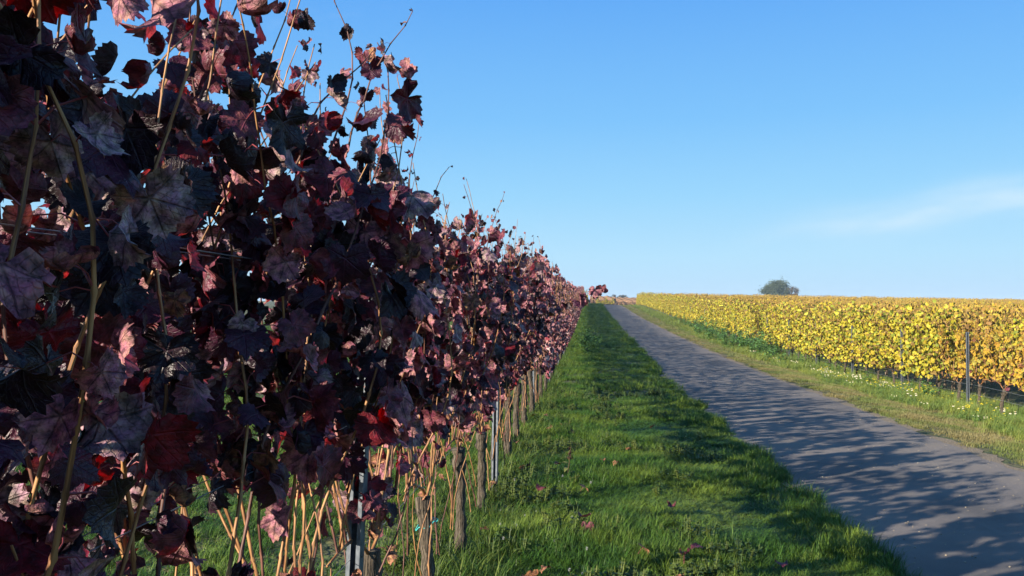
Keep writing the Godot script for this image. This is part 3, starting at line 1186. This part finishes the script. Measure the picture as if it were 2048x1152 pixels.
func build_yellow_field() -> void:
	rng.seed = 77
	var turn := -atan(ROW)
	# posts every 3.88 m in the front row
	var pu := []
	for k in 30:
		pu.append(16.8 + 3.88 * k)
	var proto: Node3D
	for k in 30:
		var lab := "slim steel post in the far stretch of the yellow row"
		if k == 0:
			lab = "tall steel post standing proud of the yellow leaves, near the right edge"
		elif k < 6:
			lab = "steel post in the front yellow row, the %s one behind the tall post" % ordinal(k - 1)
		if k == 0:
			proto = make_post(lab, "steel posts of the yellow row", at(pu[0], YELLOW_S - 0.29), 1.6, turn + PI - 0.1, 0.05)
		else:
			copy_of(proto, "trellis_post", lab, at(pu[k], YELLOW_S - 0.16), "steel posts of the yellow row").rotation.y = turn + PI
	for k in 2:
		var g := Geo.new()
		var pts := []
		var rr := []
		var u := 11.0
		while u < 137.0:
			pts.append(at(u, YELLOW_S - 0.12, [0.38, 0.56][k] + 0.012 * sin(u * 1.6)))
			rr.append(0.0022)
			u += 0.97
		g.tube(pts, rr, 4)
		tag(part("trellis_wire", g.mesh(mats.wire_mat), self), ["lower", "upper"][k] + " of the two bare wires between the yellow vine trunks", "wire")
	# the nearest vines leaf by leaf
	for i in 5:
		var u := 14.0 + 0.97 * i
		var labs := ["yellow grapevine cut off by the right edge of the picture", "yellow grapevine nearest the right edge, thick trunk in full view", "yellow grapevine beside the tall steel post, on its right", "yellow grapevine just left of the tall steel post", "yellow grapevine, second one left of the tall steel post"]
		vine_detailed(u, YELLOW_S, 1.72, 1500 + i * 13, labs[i], true, false, 1.0)
	var protos: Array[Node3D] = []
	for i in 6:
		protos.append(far_vine(1900 + i * 29, YELLOW_TONES, true, 640))
	for i in range(-3, 124):
		if i >= 0 and i < 5:
			continue
		var u := 14.0 + 0.97 * i
		if absf(u - 37.6) < 0.8:
			continue
		var lab := "small yellow grapevine in the far part of the front row"
		if i < 0:
			lab = "yellow grapevine of the front row just outside the right edge"
		elif u < 32.0:
			var past := int((u - 16.8) / 3.88)
			lab = "yellow grapevine, %s one behind the %s steel post of the yellow row" % [ordinal(int(floor((u - pu[past]) / 0.97))), ordinal(past)]
		var v := copy_of(protos[rng.randi() % 6], "yellow_grapevine", lab, at(u, YELLOW_S + rng.randf_range(-0.05, 0.05)), "front row of yellow grapevines")
		v.rotation.y = turn + (PI if rng.randf() < 0.5 else 0.0)
		v.scale = Vector3(1, rng.randf_range(0.9, 1.08), 1)
	for p in protos:
		p.free()
	# the many rows behind: only their tops show
	for kind in 4:
		var r := RandomNumberGenerator.new()
		r.seed = 2500 + kind
		var g := foliage_geo(r, 520, 0.62, 0.55, 1.9, 0.27, 0.06, ORANGE_TONES if kind < 2 else YELLOW_TONES)
		g.tint = Color(0.2, 0.15, 0.1)
		for k in 2:
			g.tube([Vector3(0, 0, k - 0.5), Vector3(0.02, 0.4, k - 0.5), Vector3(0, 0.75, k - 0.45)], [0.035, 0.03, 0.02], 5)
		var m := g.mesh(mats.foliage_mat, true)
		var places := []
		var tints := []
		for row in range(1, 44):
			var s := YELLOW_S + 2.0 * row
			var u := maxf(4.0, (s - 0.82) / 0.53 - 3.0) + rng.randf_range(0, 1)
			while u < 142.0:
				var mixed := clampf(0.75 - row * 0.12 - (u - 20.0) * 0.001, 0.08, 0.9)
				var yellowish := rng.randf() < mixed
				var pick := (2 if yellowish else 0) + rng.randi() % 2
				if pick == kind:
					places.append(Transform3D(Basis(Vector3.UP, turn + (PI if rng.randf() < 0.5 else 0.0)).scaled(Vector3(1, rng.randf_range(0.93, 1.07), 1)), at(u, s + rng.randf_range(-0.05, 0.05))))
					tints.append(Color(1, 1, 1) * rng.randf_range(0.85, 1.12))
				u += 1.15
		scatter("vineyard_rows", m, places, tints, ["orange-leaved vine rows behind the front row", "russet-leaved vine rows filling the field to the horizon", "yellow vine rows close behind the front row", "yellow-green vines scattered in the rows behind"][kind], "vineyard")

func build_far() -> void:
	rng.seed = 33
	var r := RandomNumberGenerator.new()
	r.seed = 34
	# low yellow vines where the path goes over the crest
	var u := 160.0
	for i in 5:
		var px: float = [1196.0, 1203.5, 1212.0, 1219.0, 1225.5][i]
		var tall: bool = i % 2 == 0
		var s := (px - 1024.0) / 1700.0 * u - X0 - ROW * u
		var v := thing("young_vine", ["leftmost of the three slender yellow vines beyond the end of the path", "low yellow vine between the left and middle slender ones", "middle of the three slender yellow vines beyond the end of the path", "low yellow vine between the middle and right slender ones", "slender yellow vine beside the distant walker"][i], "grapevine", at(u, s), "young yellow vines beyond the path")
		part("trunk", trunk_geo(r, 0.7, 0.03).mesh(mats.bark_mat), v)
		var g := foliage_geo(r, 130, 0.38, 0.3, 0.95, 0.3, 0.07, YELLOW_TONES)
		if tall:
			var g2 := foliage_geo(r, 90, 0.13, 0.8, 1.5, 0.16, 0.07, YELLOW_TONES)
			g.append(g2, Transform3D.IDENTITY, Color(1, 1, 1))
		part("foliage", g.mesh(mats.foliage_mat, true), v, "stuff").rotation.y = PI / 2
	# more yellow vines left of the path beyond the crest
	for i in 6:
		var v := thing("young_vine", "yellow vine showing above the far end of the red row", "grapevine", at(150.0 + rng.randf() * 3.0, -5.6 + i * 1.15), "yellow vines above the end of the red row")
		part("trunk", trunk_geo(r, 0.7, 0.03).mesh(mats.bark_mat), v)
		part("foliage", foliage_geo(r, 420, 0.6, 0.3, 2.0 + rng.randf() * 0.5, 0.35, 0.08, YELLOW_TONES).mesh(mats.foliage_mat, true), v, "stuff").rotation.y = PI / 2
	# brown vineyard on the next rise
	var m := foliage_geo(r, 260, 0.85, 0.1, 1.1, 0.75, 0.11, [Color(0.3, 0.17, 0.09), Color(0.24, 0.13, 0.07), Color(0.34, 0.2, 0.1), Color(0.2, 0.13, 0.07)]).mesh(mats.foliage_mat, true)
	var places := []
	var tints := []
	for row in 34:
		var s := -22.0 + 2.0 * row
		var w := 186.0
		while w < 268.0:
			places.append(Transform3D(Basis(Vector3.UP, -atan(ROW)), at(w, s)))
			tints.append(Color(1, 1, 1) * rng.randf_range(0.8, 1.15))
			w += 1.5
	scatter("brown_vineyard", m, places, tints, "brown vineyard on the rise beyond the end of the path", "vineyard")
	# the walker
	var dark := Color(0.018, 0.018, 0.025)
	var blue := Color(0.03, 0.035, 0.06)
	var skin := Color(0.35, 0.2, 0.14)
	var hair := Color(0.03, 0.02, 0.015)
	var bones := [
		[Vector3(0, 1.62, 0), Vector3(0, 1.66, 0.01), 0.1, 0.098, skin], [Vector3(0, 1.7, -0.02), Vector3(0, 1.69, -0.05), 0.098, 0.085, hair], [Vector3(0, 1.6, 0.095), Vector3(0, 1.64, 0.1), 0.018, 0.012, skin],
		[Vector3(0, 1.42, 0), Vector3(0, 1.55, 0), 0.06, 0.05, skin], [Vector3(0, 1.0, 0), Vector3(0, 1.34, 0), 0.15, 0.16, dark], [Vector3(-0.15, 1.38, 0), Vector3(0.15, 1.38, 0), 0.085, 0.085, dark],
		[Vector3(-0.21, 1.37, 0), Vector3(-0.25, 1.1, -0.06), 0.06, 0.05, dark], [Vector3(-0.25, 1.1, -0.06), Vector3(-0.24, 0.86, 0.04), 0.048, 0.036, dark], [Vector3(-0.24, 0.84, 0.045), Vector3(-0.24, 0.72, 0.07), 0.038, 0.024, skin],
		[Vector3(0.21, 1.37, 0), Vector3(0.26, 1.1, 0.02), 0.06, 0.05, dark], [Vector3(0.26, 1.1, 0.02), Vector3(0.27, 0.87, 0.12), 0.048, 0.036, dark], [Vector3(0.27, 0.85, 0.125), Vector3(0.27, 0.73, 0.16), 0.038, 0.024, skin],
		[Vector3(-0.1, 0.95, 0), Vector3(0.1, 0.95, 0), 0.13, 0.13, blue],
		[Vector3(-0.1, 0.9, 0), Vector3(-0.11, 0.48, 0.14), 0.095, 0.065, blue], [Vector3(-0.11, 0.48, 0.14), Vector3(-0.12, 0.09, 0.1), 0.062, 0.042, blue], [Vector3(-0.12, 0.05, 0.08), Vector3(-0.13, 0.045, 0.24), 0.045, 0.035, dark],
		[Vector3(0.1, 0.9, 0), Vector3(0.12, 0.48, -0.04), 0.095, 0.065, blue], [Vector3(0.12, 0.48, -0.04), Vector3(0.13, 0.1, -0.24), 0.062, 0.042, blue], [Vector3(0.13, 0.05, -0.25), Vector3(0.14, 0.045, -0.1), 0.045, 0.035, dark]]
	u = 166.0
	var s2 := (1229.5 - 1024.0) / 1700.0 * u - X0 - ROW * u
	var o := part("person", body_mesh(bones, 0.028, 0.018), self)
	o.position = at(u, s2)
	o.rotation.y = 0.7
	tag(o, "person in dark jacket and trousers walking at the far end of the path", "person")
	# the tree and the bush on the skyline
	r.seed = 91
	u = 250.0
	var t := thing("round_tree", "round dark green tree standing alone on the horizon behind the vineyard", "tree", at(u, (1554.0 - 1024.0) / 1700.0 * u - X0 - ROW * u))
	var tg := Geo.new()
	tg.tube([Vector3(0, -0.2, 0), Vector3(0.1, 1.2, 0), Vector3(0, 2.4, 0.1)], [0.35, 0.28, 0.2], 8)
	for i in 9:
		var a := TAU * i / 9.0
		tg.tube([Vector3(0, 1.4 + 0.1 * i, 0), Vector3(cos(a) * 1.6, 3.0, sin(a) * 1.6), Vector3(cos(a) * 3.2, 3.6 + 1.6 * sin(i * 2.0), sin(a) * 3.2)], [0.14, 0.08, 0.03], 5)
	part("trunk", tg.mesh(mats.bark_mat), t)
	part("crown", tree_geo(r, Vector3(0, 3.3, 0), Vector3(4.5, 3.8, 4.0), 9000, 0.2, Color(0.055, 0.075, 0.04), 80).mesh(mats.tree_mat, true), t)
	t = thing("skyline_bush", "low russet bush growing against the right side of the round tree", "bush", at(u - 2.0, (1582.0 - 1024.0) / 1700.0 * (u - 2.0) - X0 - ROW * (u - 2.0)))
	tg = Geo.new()
	for i in 7:
		var a := TAU * i / 7.0
		tg.tube([Vector3(0, -0.1, 0), Vector3(cos(a) * 0.8, 1.5, sin(a) * 0.8), Vector3(cos(a) * 2.0, 2.6 + 1.0 * sin(i * 1.7), sin(a) * 1.6)], [0.09, 0.06, 0.02], 5)
	part("trunk", tg.mesh(mats.bark_mat), t)
	part("crown", tree_geo(r, Vector3(0, 2.9, 0), Vector3(2.5, 2.3, 2.0), 2200, 0.17, Color(0.1, 0.075, 0.05), 26).mesh(mats.tree_mat, true), t)
	# bare trees far off over the brown field
	for i in 3:
		var px: float = [1225.0, 1241.0, 1248.0][i]
		var d := 310.0
		t = thing("far_tree", ["tiny bare tree on the skyline above the distant walker", "tiny dark tree on the skyline left of the yellow vineyard's end", "tiny dark tree on the skyline touching the yellow vineyard's end"][i], "tree", at(d, (px - 1024.0) / 1700.0 * d - X0 - ROW * d))
		tg = Geo.new()
		tg.tube([Vector3(0, -0.2, 0), Vector3(0, 1.0, 0), Vector3(0.1, 2.0, 0)], [0.14, 0.1, 0.04], 6)
		part("trunk", tg.mesh(mats.bark_mat), t)
		part("crown", tree_geo(r, Vector3(0, 1.9, 0), Vector3(1.3, 1.1, 1.2), 500, 0.16, Color(0.07, 0.065, 0.05), 14).mesh(mats.tree_mat, true), t)

func build_grass() -> void:
	rng.seed = 55
	var r := RandomNumberGenerator.new()
	r.seed = 56
	var f := FastNoiseLite.new()
	f.seed = 8
	f.frequency = 0.55
	f.fractal_octaves = 3
	# left verge, from the red row to the path, and the meadow on the other side of the row
	var meshes := [tuft(r, 11, 0.085, 0.0022, 0.035, 0.7), tuft(r, 12, 0.12, 0.0024, 0.04, 0.9), tuft(r, 9, 0.06, 0.003, 0.04, 1.0), tuft(r, 14, 0.1, 0.0022, 0.05, 0.6)]
	var places := [[], [], [], []]
	var tints := [[], [], [], []]
	for zone in [[0.0, PATH_L - 0.02, 2.5, 14.0, 0.00075], [-5.0, 0.0, 1.6, 14.0, 0.0018], [-0.2, PATH_L + 0.03, 14.0, 40.0, 0.0035], [-0.2, PATH_L + 0.05, 40.0, 140.0, 0.02], [-14.0, -0.2, 14.0, 60.0, 0.012], [-40.0, -5.0, 3.0, 60.0, 0.022]]:
		var area: float = (zone[1] - zone[0]) * (zone[3] - zone[2])
		var n := int(area / zone[4])
		for i in n:
			var u := lerpf(zone[2], zone[3], rng.randf())
			var s := lerpf(zone[0], zone[1] + (0.12 if zone[1] > 0.0 else 0.0), rng.randf()) + 0.05 * f.get_noise_2d(u * 4.0, 9.0)
			if s > PATH_L + path_shift(u) + 0.03 + 0.14 * f.get_noise_2d(u * 3.0, 44.0):
				continue
			var k := f.get_noise_2d(u, s)
			var bare := f.get_noise_2d(u * 0.9 + 80.0, s * 1.4)
			if bare > 0.28 and rng.randf() < 0.8:
				continue
			var far := clampf(u / 18.0, 1.0, 3.5) if s > -5.0 else 3.0
			var edge := 1.35 if s > PATH_L + path_shift(u) - 0.4 else 1.0
			var h := (0.8 + 0.9 * k) * rng.randf_range(0.7, 1.25) * edge
			var b := Basis(Vector3.UP, rng.randf() * TAU).scaled(Vector3(far, maxf(h, 0.3) * lerpf(1.0, far, 0.35), far))
			var pick := rng.randi() % 4
			places[pick].append(Transform3D(b, at(u, s)))
			var yel := clampf(0.35 + f.get_noise_2d(u * 1.7 + 30.0, s * 1.7) * 1.3 + rng.randf_range(-0.2, 0.2), 0.0, 1.0)
			tints[pick].append(Color(0.045, 0.11, 0.016).lerp(Color(0.145, 0.215, 0.032), yel) * rng.randf_range(0.65, 1.3))
	# tall unmown strip under the vines
	for i in 3000:
		var u := 1.8 + 36.0 * pow(rng.randf(), 1.5)
		var s := rng.randfn(-0.05, 0.2)
		var pick := rng.randi() % 4
		var h := rng.randf_range(0.8, 2.2)
		places[pick].append(Transform3D(Basis(Vector3.UP, rng.randf() * TAU).scaled(Vector3(1.5, h, 1.5)), at(u, s)))
		tints[pick].append(Color(0.03, 0.08, 0.012).lerp(Color(0.1, 0.13, 0.025), rng.randf()) * rng.randf_range(0.8, 1.2))
	for k in 4:
		scatter("grass", meshes[k], places[k], tints[k], ["short lush green grass of the verge beside the red row", "longer bent grass of the verge beside the red row", "low broad grass of the verge beside the red row", "upright fine grass of the verge beside the red row"][k], "grass")
	# right verge: mown, drier, then taller growth under the yellow vines
	meshes = [tuft(r, 12, 0.055, 0.0035, 0.06, 0.9), tuft(r, 12, 0.16, 0.0035, 0.07, 0.6)]
	places = [[], []]
	tints = [[], []]
	for zone in [[PATH_R - 0.1, 9.6, 7.0, 26.0, 0.0024, 1.0], [PATH_R, 9.6, 26.0, 60.0, 0.008, 1.9], [PATH_R + 0.05, 9.6, 60.0, 141.0, 0.03, 3.4]]:
		var area: float = (zone[1] - zone[0]) * (zone[3] - zone[2])
		for i in int(area / zone[4]):
			var u := lerpf(zone[2], zone[3], rng.randf())
			var s := lerpf(zone[0], zone[1], rng.randf())
			if s < PATH_R + path_shift(u) + 0.12 + 0.3 * f.get_noise_2d(u, 3.0) + rng.randf_range(0.0, 0.2):
				continue
			var tall := smoothstep(6.7, 7.7, s + 0.8 * f.get_noise_2d(u * 0.8, s))
			if f.get_noise_2d(u * 1.1 + 60.0, s * 1.3) > 0.25 and tall < 0.5 and rng.randf() < 0.75:
				continue
			var far: float = zone[5]
			var pick := 1 if rng.randf() < tall else 0
			var h := rng.randf_range(0.6, 1.4) * (1.0 + 0.9 * f.get_noise_2d(u, s + 20.0)) * (1.0 + 0.35 * smoothstep(7.2, 8.0, s))
			places[pick].append(Transform3D(Basis(Vector3.UP, rng.randf() * TAU).scaled(Vector3(far, h * lerpf(1.0, far, 0.3), far)), at(u, s)))
			var dry := clampf(0.5 + f.get_noise_2d(u * 1.3 + 30.0, s * 1.3) * 1.5 + rng.randf_range(-0.2, 0.2), 0.0, 1.0)
			var c := Color(0.13, 0.165, 0.04).lerp(Color(0.22, 0.18, 0.08), dry * 0.85) if pick == 0 else Color(0.11, 0.175, 0.04).lerp(Color(0.2, 0.24, 0.05), dry)
			tints[pick].append(c * rng.randf_range(0.8, 1.2))
	for k in 2:
		scatter("grass", meshes[k], places[k], tints[k], ["mown dry grass strip along the right side of the path", "tall grass and herbs under the front row of yellow vines"][k], "grass")
	# low broad-leaved ground cover among the verge grass
	var wm := weed_geo(r, 0.09, 5, 0.04, Color(1, 1, 1)).mesh(mats.grass_mat, true)
	var wp := []
	var wt := []
	for i in 2600:
		var u := 2.6 + 13.0 * pow(rng.randf(), 1.2)
		var s := rng.randf_range(-0.4, 2.2)
		if f.get_noise_2d(u * 1.3 + 11.0, s * 1.3) < 0.02 + s * 0.12:
			continue
		wp.append(Transform3D(Basis(Vector3.UP, rng.randf() * TAU).scaled(Vector3.ONE * rng.randf_range(0.6, 1.5)), at(u, s)))
		wt.append(Color(0.06, 0.11, 0.025).lerp(Color(0.12, 0.15, 0.03), rng.randf()))
	scatter("ground_cover", wm, wp, wt, "small broad-leaved herbs among the verge grass", "ground cover")

func build_small() -> void:
	rng.seed = 88
	var r := RandomNumberGenerator.new()
	r.seed = 89
	# leafy weeds
	var proto: Node3D
	var spots := [[31.0, 7.35, 0.55], [32.5, 7.9, 0.7], [33.5, 7.4, 0.75], [35.0, 7.95, 0.85], [36.3, 7.5, 0.8], [37.5, 8.05, 0.95], [39.0, 7.5, 0.7], [41.0, 7.9, 0.75], [43.5, 7.6, 0.75], [46.0, 7.9, 0.95], [48.5, 7.7, 0.9], [51.0, 7.9, 1.05], [54.0, 7.8, 1.0], [57.5, 7.9, 0.8], [62.0, 8.0, 0.7], [22.0, 8.0, 0.4], [18.2, 8.1, 0.5], [30.0, 7.6, 0.5], [29.0, 8.1, 0.45], [34.3, 8.2, 0.8], [38.3, 7.1, 0.65], [40.0, 8.2, 0.8], [44.8, 7.3, 0.7], [49.5, 7.2, 0.7], [66.0, 8.0, 0.7], [71.0, 7.9, 0.8], [20.0, 8.3, 0.35], [25.5, 8.2, 0.4], [27.5, 8.3, 0.45]]
	var kinds := []
	for k in 3:
		var n := Node3D.new()
		var col := Color(0.1, 0.2, 0.05)
		part("leafy_stems", weed_geo(r, 1.0, 16, 0.2, col).mesh(mats.grass_mat, true), n)
		n.set_meta("category", "weed")
		kinds.append(n)
	for i in spots.size():
		var q: Array = spots[i]
		var lab := "dark green leafy weed in the clump hiding the foot of the yellow row"
		if i == 0:
			lab = "leafy weed at the near end of the clump before the yellow row"
		elif i == 26:
			lab = "small dark leafy weed behind the second steel post of the yellow row"
		elif i == 15:
			lab = "small leafy weed alone among the white flowers under the yellow row"
		elif i == 16:
			lab = "small leafy weed growing between trunks behind the tall steel post"
		elif i == 14:
			lab = "leafy weed at the far end of the clump before the yellow row"
		var v := copy_of(kinds[i % 3], "leafy_weed", lab, at(q[0], q[1]), "leafy weeds before the yellow row")
		v.scale = Vector3(q[2] * 1.3, q[2] * 1.12, q[2] * 1.3)
		v.rotation.y = rng.randf() * TAU
	for i in 5:
		var q: Array = [[29.0, 0.75, 0.5], [30.5, 1.1, 0.6], [32.0, 0.6, 0.75], [33.5, 1.0, 0.7], [35.0, 0.75, 0.6]][i]
		var v := copy_of(kinds[(i + 1) % 3], "leafy_weed", ["nearest leafy weed of the patch on the grass beside the red row", "leafy weed of the red-row patch standing farthest out on the grass", "tallest leafy weed of the patch beside the red row", "leafy weed behind the tallest one in the patch by the red row", "farthest leafy weed of the patch beside the red row"][i], at(q[0], q[1]), "leafy weeds beside the red row")
		v.scale = Vector3.ONE * q[2]
	for k in kinds:
		k.free()
	# flowers before the yellow row
	for white in [true, false]:
		proto = Node3D.new()
		var g := Geo.new()
		g.tint = Color(0.09, 0.15, 0.03)
		var heads := Geo.new()
		for k in 4:
			var a := r.randf() * TAU
			var top := Vector3(cos(a) * 0.08, r.randf_range(0.16, 0.3), sin(a) * 0.08)
			g.tube([Vector3(0, -0.01, 0), top * 0.55 + Vector3(0, 0.03, 0), top], [0.003, 0.002, 0.0015], 4)
			for j in 3:
				oval_leaf(g, top * r.randf_range(0.2, 0.7), Vector3(r.randfn(), 0.6, r.randfn()).normalized(), 0.06, 0.012, 0.4)
			heads.tint = Color(0.7, 0.68, 0.6) if white else Color(0.62, 0.5, 0.02)
			var np := 9 if white else 4
			var n0 := Vector3(r.randf_range(-0.5, 0.1), 1.0, r.randf_range(0.0, 0.5)).normalized()
			var e1 := n0.cross(Vector3.RIGHT).normalized()
			var e2 := n0.cross(e1)
			for j in np:
				var b := TAU * j / np
				var d := e1 * cos(b) + e2 * sin(b)
				oval_leaf(heads, top, (d + n0 * 0.15).normalized(), 0.021, 0.007 if white else 0.01, 0.2)
			if white:
				heads.tint = Color(0.6, 0.42, 0.03)
				heads.ball(top + n0 * 0.003, Vector3(0.007, 0.005, 0.007), 6, 4)
		part("stem", g.mesh(mats.grass_mat, true), proto)
		part("flower_heads", heads.mesh(mats.flower_mat, true), proto)
		proto.set_meta("category", "flower")
		for i in 62:
			var u := 12.5 + 22.0 * pow(rng.randf(), 1.3)
			var s := rng.randf_range(6.7, 8.8)
			if white and i < 24:
				u = 24.0 + rng.randfn(0.0, 2.0)
				s = 7.6 + rng.randfn(0.0, 0.35)
			elif not white and i < 18:
				u = 19.0 + rng.randfn(0.0, 1.6)
				s = 7.9 + rng.randfn(0.0, 0.4)
			var v := copy_of(proto, "white_flower" if white else "yellow_flower", "small white daisy-like flower plant in the grass before the yellow vines" if white else "small yellow-flowered plant in the grass before the yellow vines", at(u, s), "white flowers before the yellow row" if white else "yellow flowers before the yellow row")
			v.rotation.y = rng.randf_range(-0.6, 0.6)
			v.scale = Vector3.ONE * rng.randf_range(0.6, 1.3)
		proto.free()
	# white clover heads on the near verge
	proto = Node3D.new()
	var cg := Geo.new()
	cg.tint = Color(0.07, 0.12, 0.025)
	cg.tube([Vector3(0, -0.01, 0), Vector3(0.005, 0.05, 0), Vector3(0.0, 0.1, 0.004)], [0.0016, 0.0013, 0.0013], 4)
	part("stem", cg.mesh(mats.grass_mat, true), proto)
	cg = Geo.new()
	for k in 26:
		var d := Vector3(r.randfn(), r.randfn() + 0.4, r.randfn()).normalized()
		cg.tint = Color(0.36, 0.36, 0.34) * r.randf_range(0.8, 1.1)
		oval_leaf(cg, Vector3(0, 0.104, 0.004) + d * 0.003, (d + Vector3(0.01, 0, 0)).normalized(), 0.011, 0.002, 0.1)
	part("flower_head", cg.mesh(mats.flower_mat, true), proto)
	proto.set_meta("category", "flower")
	for i in 22:
		var u := rng.randf_range(4.6, 7.6)
		var s := rng.randf_range(0.1, 0.9)
		var v := copy_of(proto, "clover_flower", "tiny white clover head in the near grass beside the vine trunks", at(u, s), "clover heads in the near grass")
		v.scale = Vector3.ONE * rng.randf_range(0.5, 0.9)
	proto.free()
	# fallen leaves
	var fl := [[1180.0, 1060.0, "pair-forming mauve fallen leaf lying in the grass, the upper of two"], [1163.0, 1052.0, "dark fallen leaf in the grass close to the mauve one"], [1160.0, 985.0, "pinkish fallen leaf in the grass below the dried weed"], [1342.0, 1022.0, "single red fallen leaf by the tall grass stalk"], [1366.0, 1128.0, "pink fallen leaf standing on edge near the bottom of the grass"], [1275.0, 1108.0, "brown fallen leaf at the bottom of the grass"], [1075.0, 985.0, "red fallen leaf at the foot of the second steel post"], [1105.0, 860.0, "brown fallen leaf on the grass beside the far trunks"], [1395.0, 1105.0, "curled tan fallen leaf near the bottom of the grass"]]
	for q in fl:
		var d: float = 1.6 * 1700.0 / (q[1] - 605.0)
		var s: float = (q[0] - 1024.0) / 1700.0 * d - X0 - ROW * d
		d = (1.6 - height(d, s) - 0.04) * 1700.0 / (q[1] - 605.0)
		s = (q[0] - 1024.0) / 1700.0 * d - X0 - ROW * d
		var m := MeshInstance3D.new()
		m.mesh = leaf_near[rng.randi() % 18]
		m.name = numbered("fallen_leaf")
		add_child(m)
		m.set_surface_override_material(0, [mats.mauve_leaf, mats.dusky_leaf, mats.tan_leaf][rng.randi() % 3])
		m.position = at(d, s, 0.05)
		m.rotation = Vector3(-1.0 + rng.randf_range(-0.4, 0.4), rng.randf() * TAU, rng.randf_range(-0.5, 0.5))
		m.scale = Vector3.ONE * rng.randf_range(0.8, 1.0)
		tag(m, q[2], "leaf", "fallen leaves on the grass")
	for i in 24:
		var m := MeshInstance3D.new()
		m.mesh = leaf_mid[rng.randi() % 10]
		m.name = numbered("fallen_leaf")
		add_child(m)
		m.set_surface_override_material(0, [mats.brown_leaf, mats.dusky_leaf, mats.tan_leaf, mats.purple_leaf][rng.randi() % 4])
		m.position = at(4.2 + 9.0 * pow(rng.randf(), 1.4), absf(rng.randfn(0.0, 0.75)), rng.randf_range(0.03, 0.07))
		m.rotation = Vector3(-1.3 + rng.randf_range(-0.5, 0.5), rng.randf() * TAU, rng.randf_range(-0.5, 0.5))
		m.scale = Vector3.ONE * rng.randf_range(0.5, 0.8)
		tag(m, "small brown leaf fallen into the grass beside the red row", "leaf", "brown leaves in the verge grass")
	# dried dock weed and a tall grass stalk
	var t := thing("dried_dock", "dried brown dock weed standing upright in the grass beside the row", "weed", at(7.9, 0.62))
	var dg := Geo.new()
	dg.tint = Color(0.09, 0.06, 0.035)
	dg.tube([Vector3.ZERO, Vector3(0.02, 0.14, 0), Vector3(0.03, 0.27, 0.01)], [0.005, 0.004, 0.002], 5)
	part("stem", dg.mesh(mats.grass_mat, true), t)
	dg = Geo.new()
	for k in 60:
		dg.tint = Color(0.07, 0.04, 0.025) * rng.randf_range(0.7, 1.4)
		dg.ball(Vector3(0.025 + rng.randfn(0, 0.008), rng.randf_range(0.17, 0.28), rng.randfn(0, 0.008)), Vector3.ONE * 0.006, 5, 4)
	part("seed_head", dg.mesh(mats.grass_mat, true), t)
	for k in 4:
		dg = Geo.new()
		dg.tint = Color(0.12, 0.13, 0.04)
		var b := 1.6 * k + 0.4
		oval_leaf(dg, Vector3(0.012, 0.04 + 0.04 * k, 0), Vector3(cos(b), 0.7, sin(b)).normalized(), 0.13, 0.022, 0.7)
		part("leaf", dg.mesh(mats.grass_mat, true), t)
	t = thing("grass_stalk", "tall single grass stalk sticking up from the near verge", "grass stalk", at(5.75, 1.78))
	dg = Geo.new()
	dg.tint = Color(0.1, 0.15, 0.05)
	dg.tube([Vector3.ZERO, Vector3(0.01, 0.15, 0), Vector3(0.015, 0.26, 0.0)], [0.002, 0.0016, 0.001], 4)
	part("stem", dg.mesh(mats.grass_mat, true), t)
	for k in 3:
		dg = Geo.new()
		dg.tint = Color(0.09, 0.15, 0.04)
		blade_of_grass(dg, Vector3(0.008, 0.05 + 0.05 * k, 0), 0.13, 0.004, Vector3(cos(k * 2.2), 0, sin(k * 2.2)) * 0.6)
		part("leaf", dg.mesh(mats.grass_mat, true), t)
	# crumbs of dry leaf and grit on the asphalt
	dg = Geo.new()
	dg.ball(Vector3(0, 0.003, 0), Vector3(0.008, 0.004, 0.006), 5, 4)
	var cp := []
	var ct := []
	for i in 900:
		var u := 4.5 + 16.0 * pow(rng.randf(), 1.6)
		var s := PATH_L + 0.1 + 2.6 * pow(rng.randf(), 1.7)
		cp.append(Transform3D(Basis(Vector3.UP, rng.randf() * TAU).scaled(Vector3.ONE * rng.randf_range(0.35, 1.1)), at(u, s, 0.014)))
		ct.append(Color(0.34, 0.28, 0.2) * rng.randf_range(0.5, 1.2))
	scatter("grit", dg.mesh(mats.flower_mat, true), cp, ct, "pale grit and leaf crumbs scattered on the asphalt", "grit")
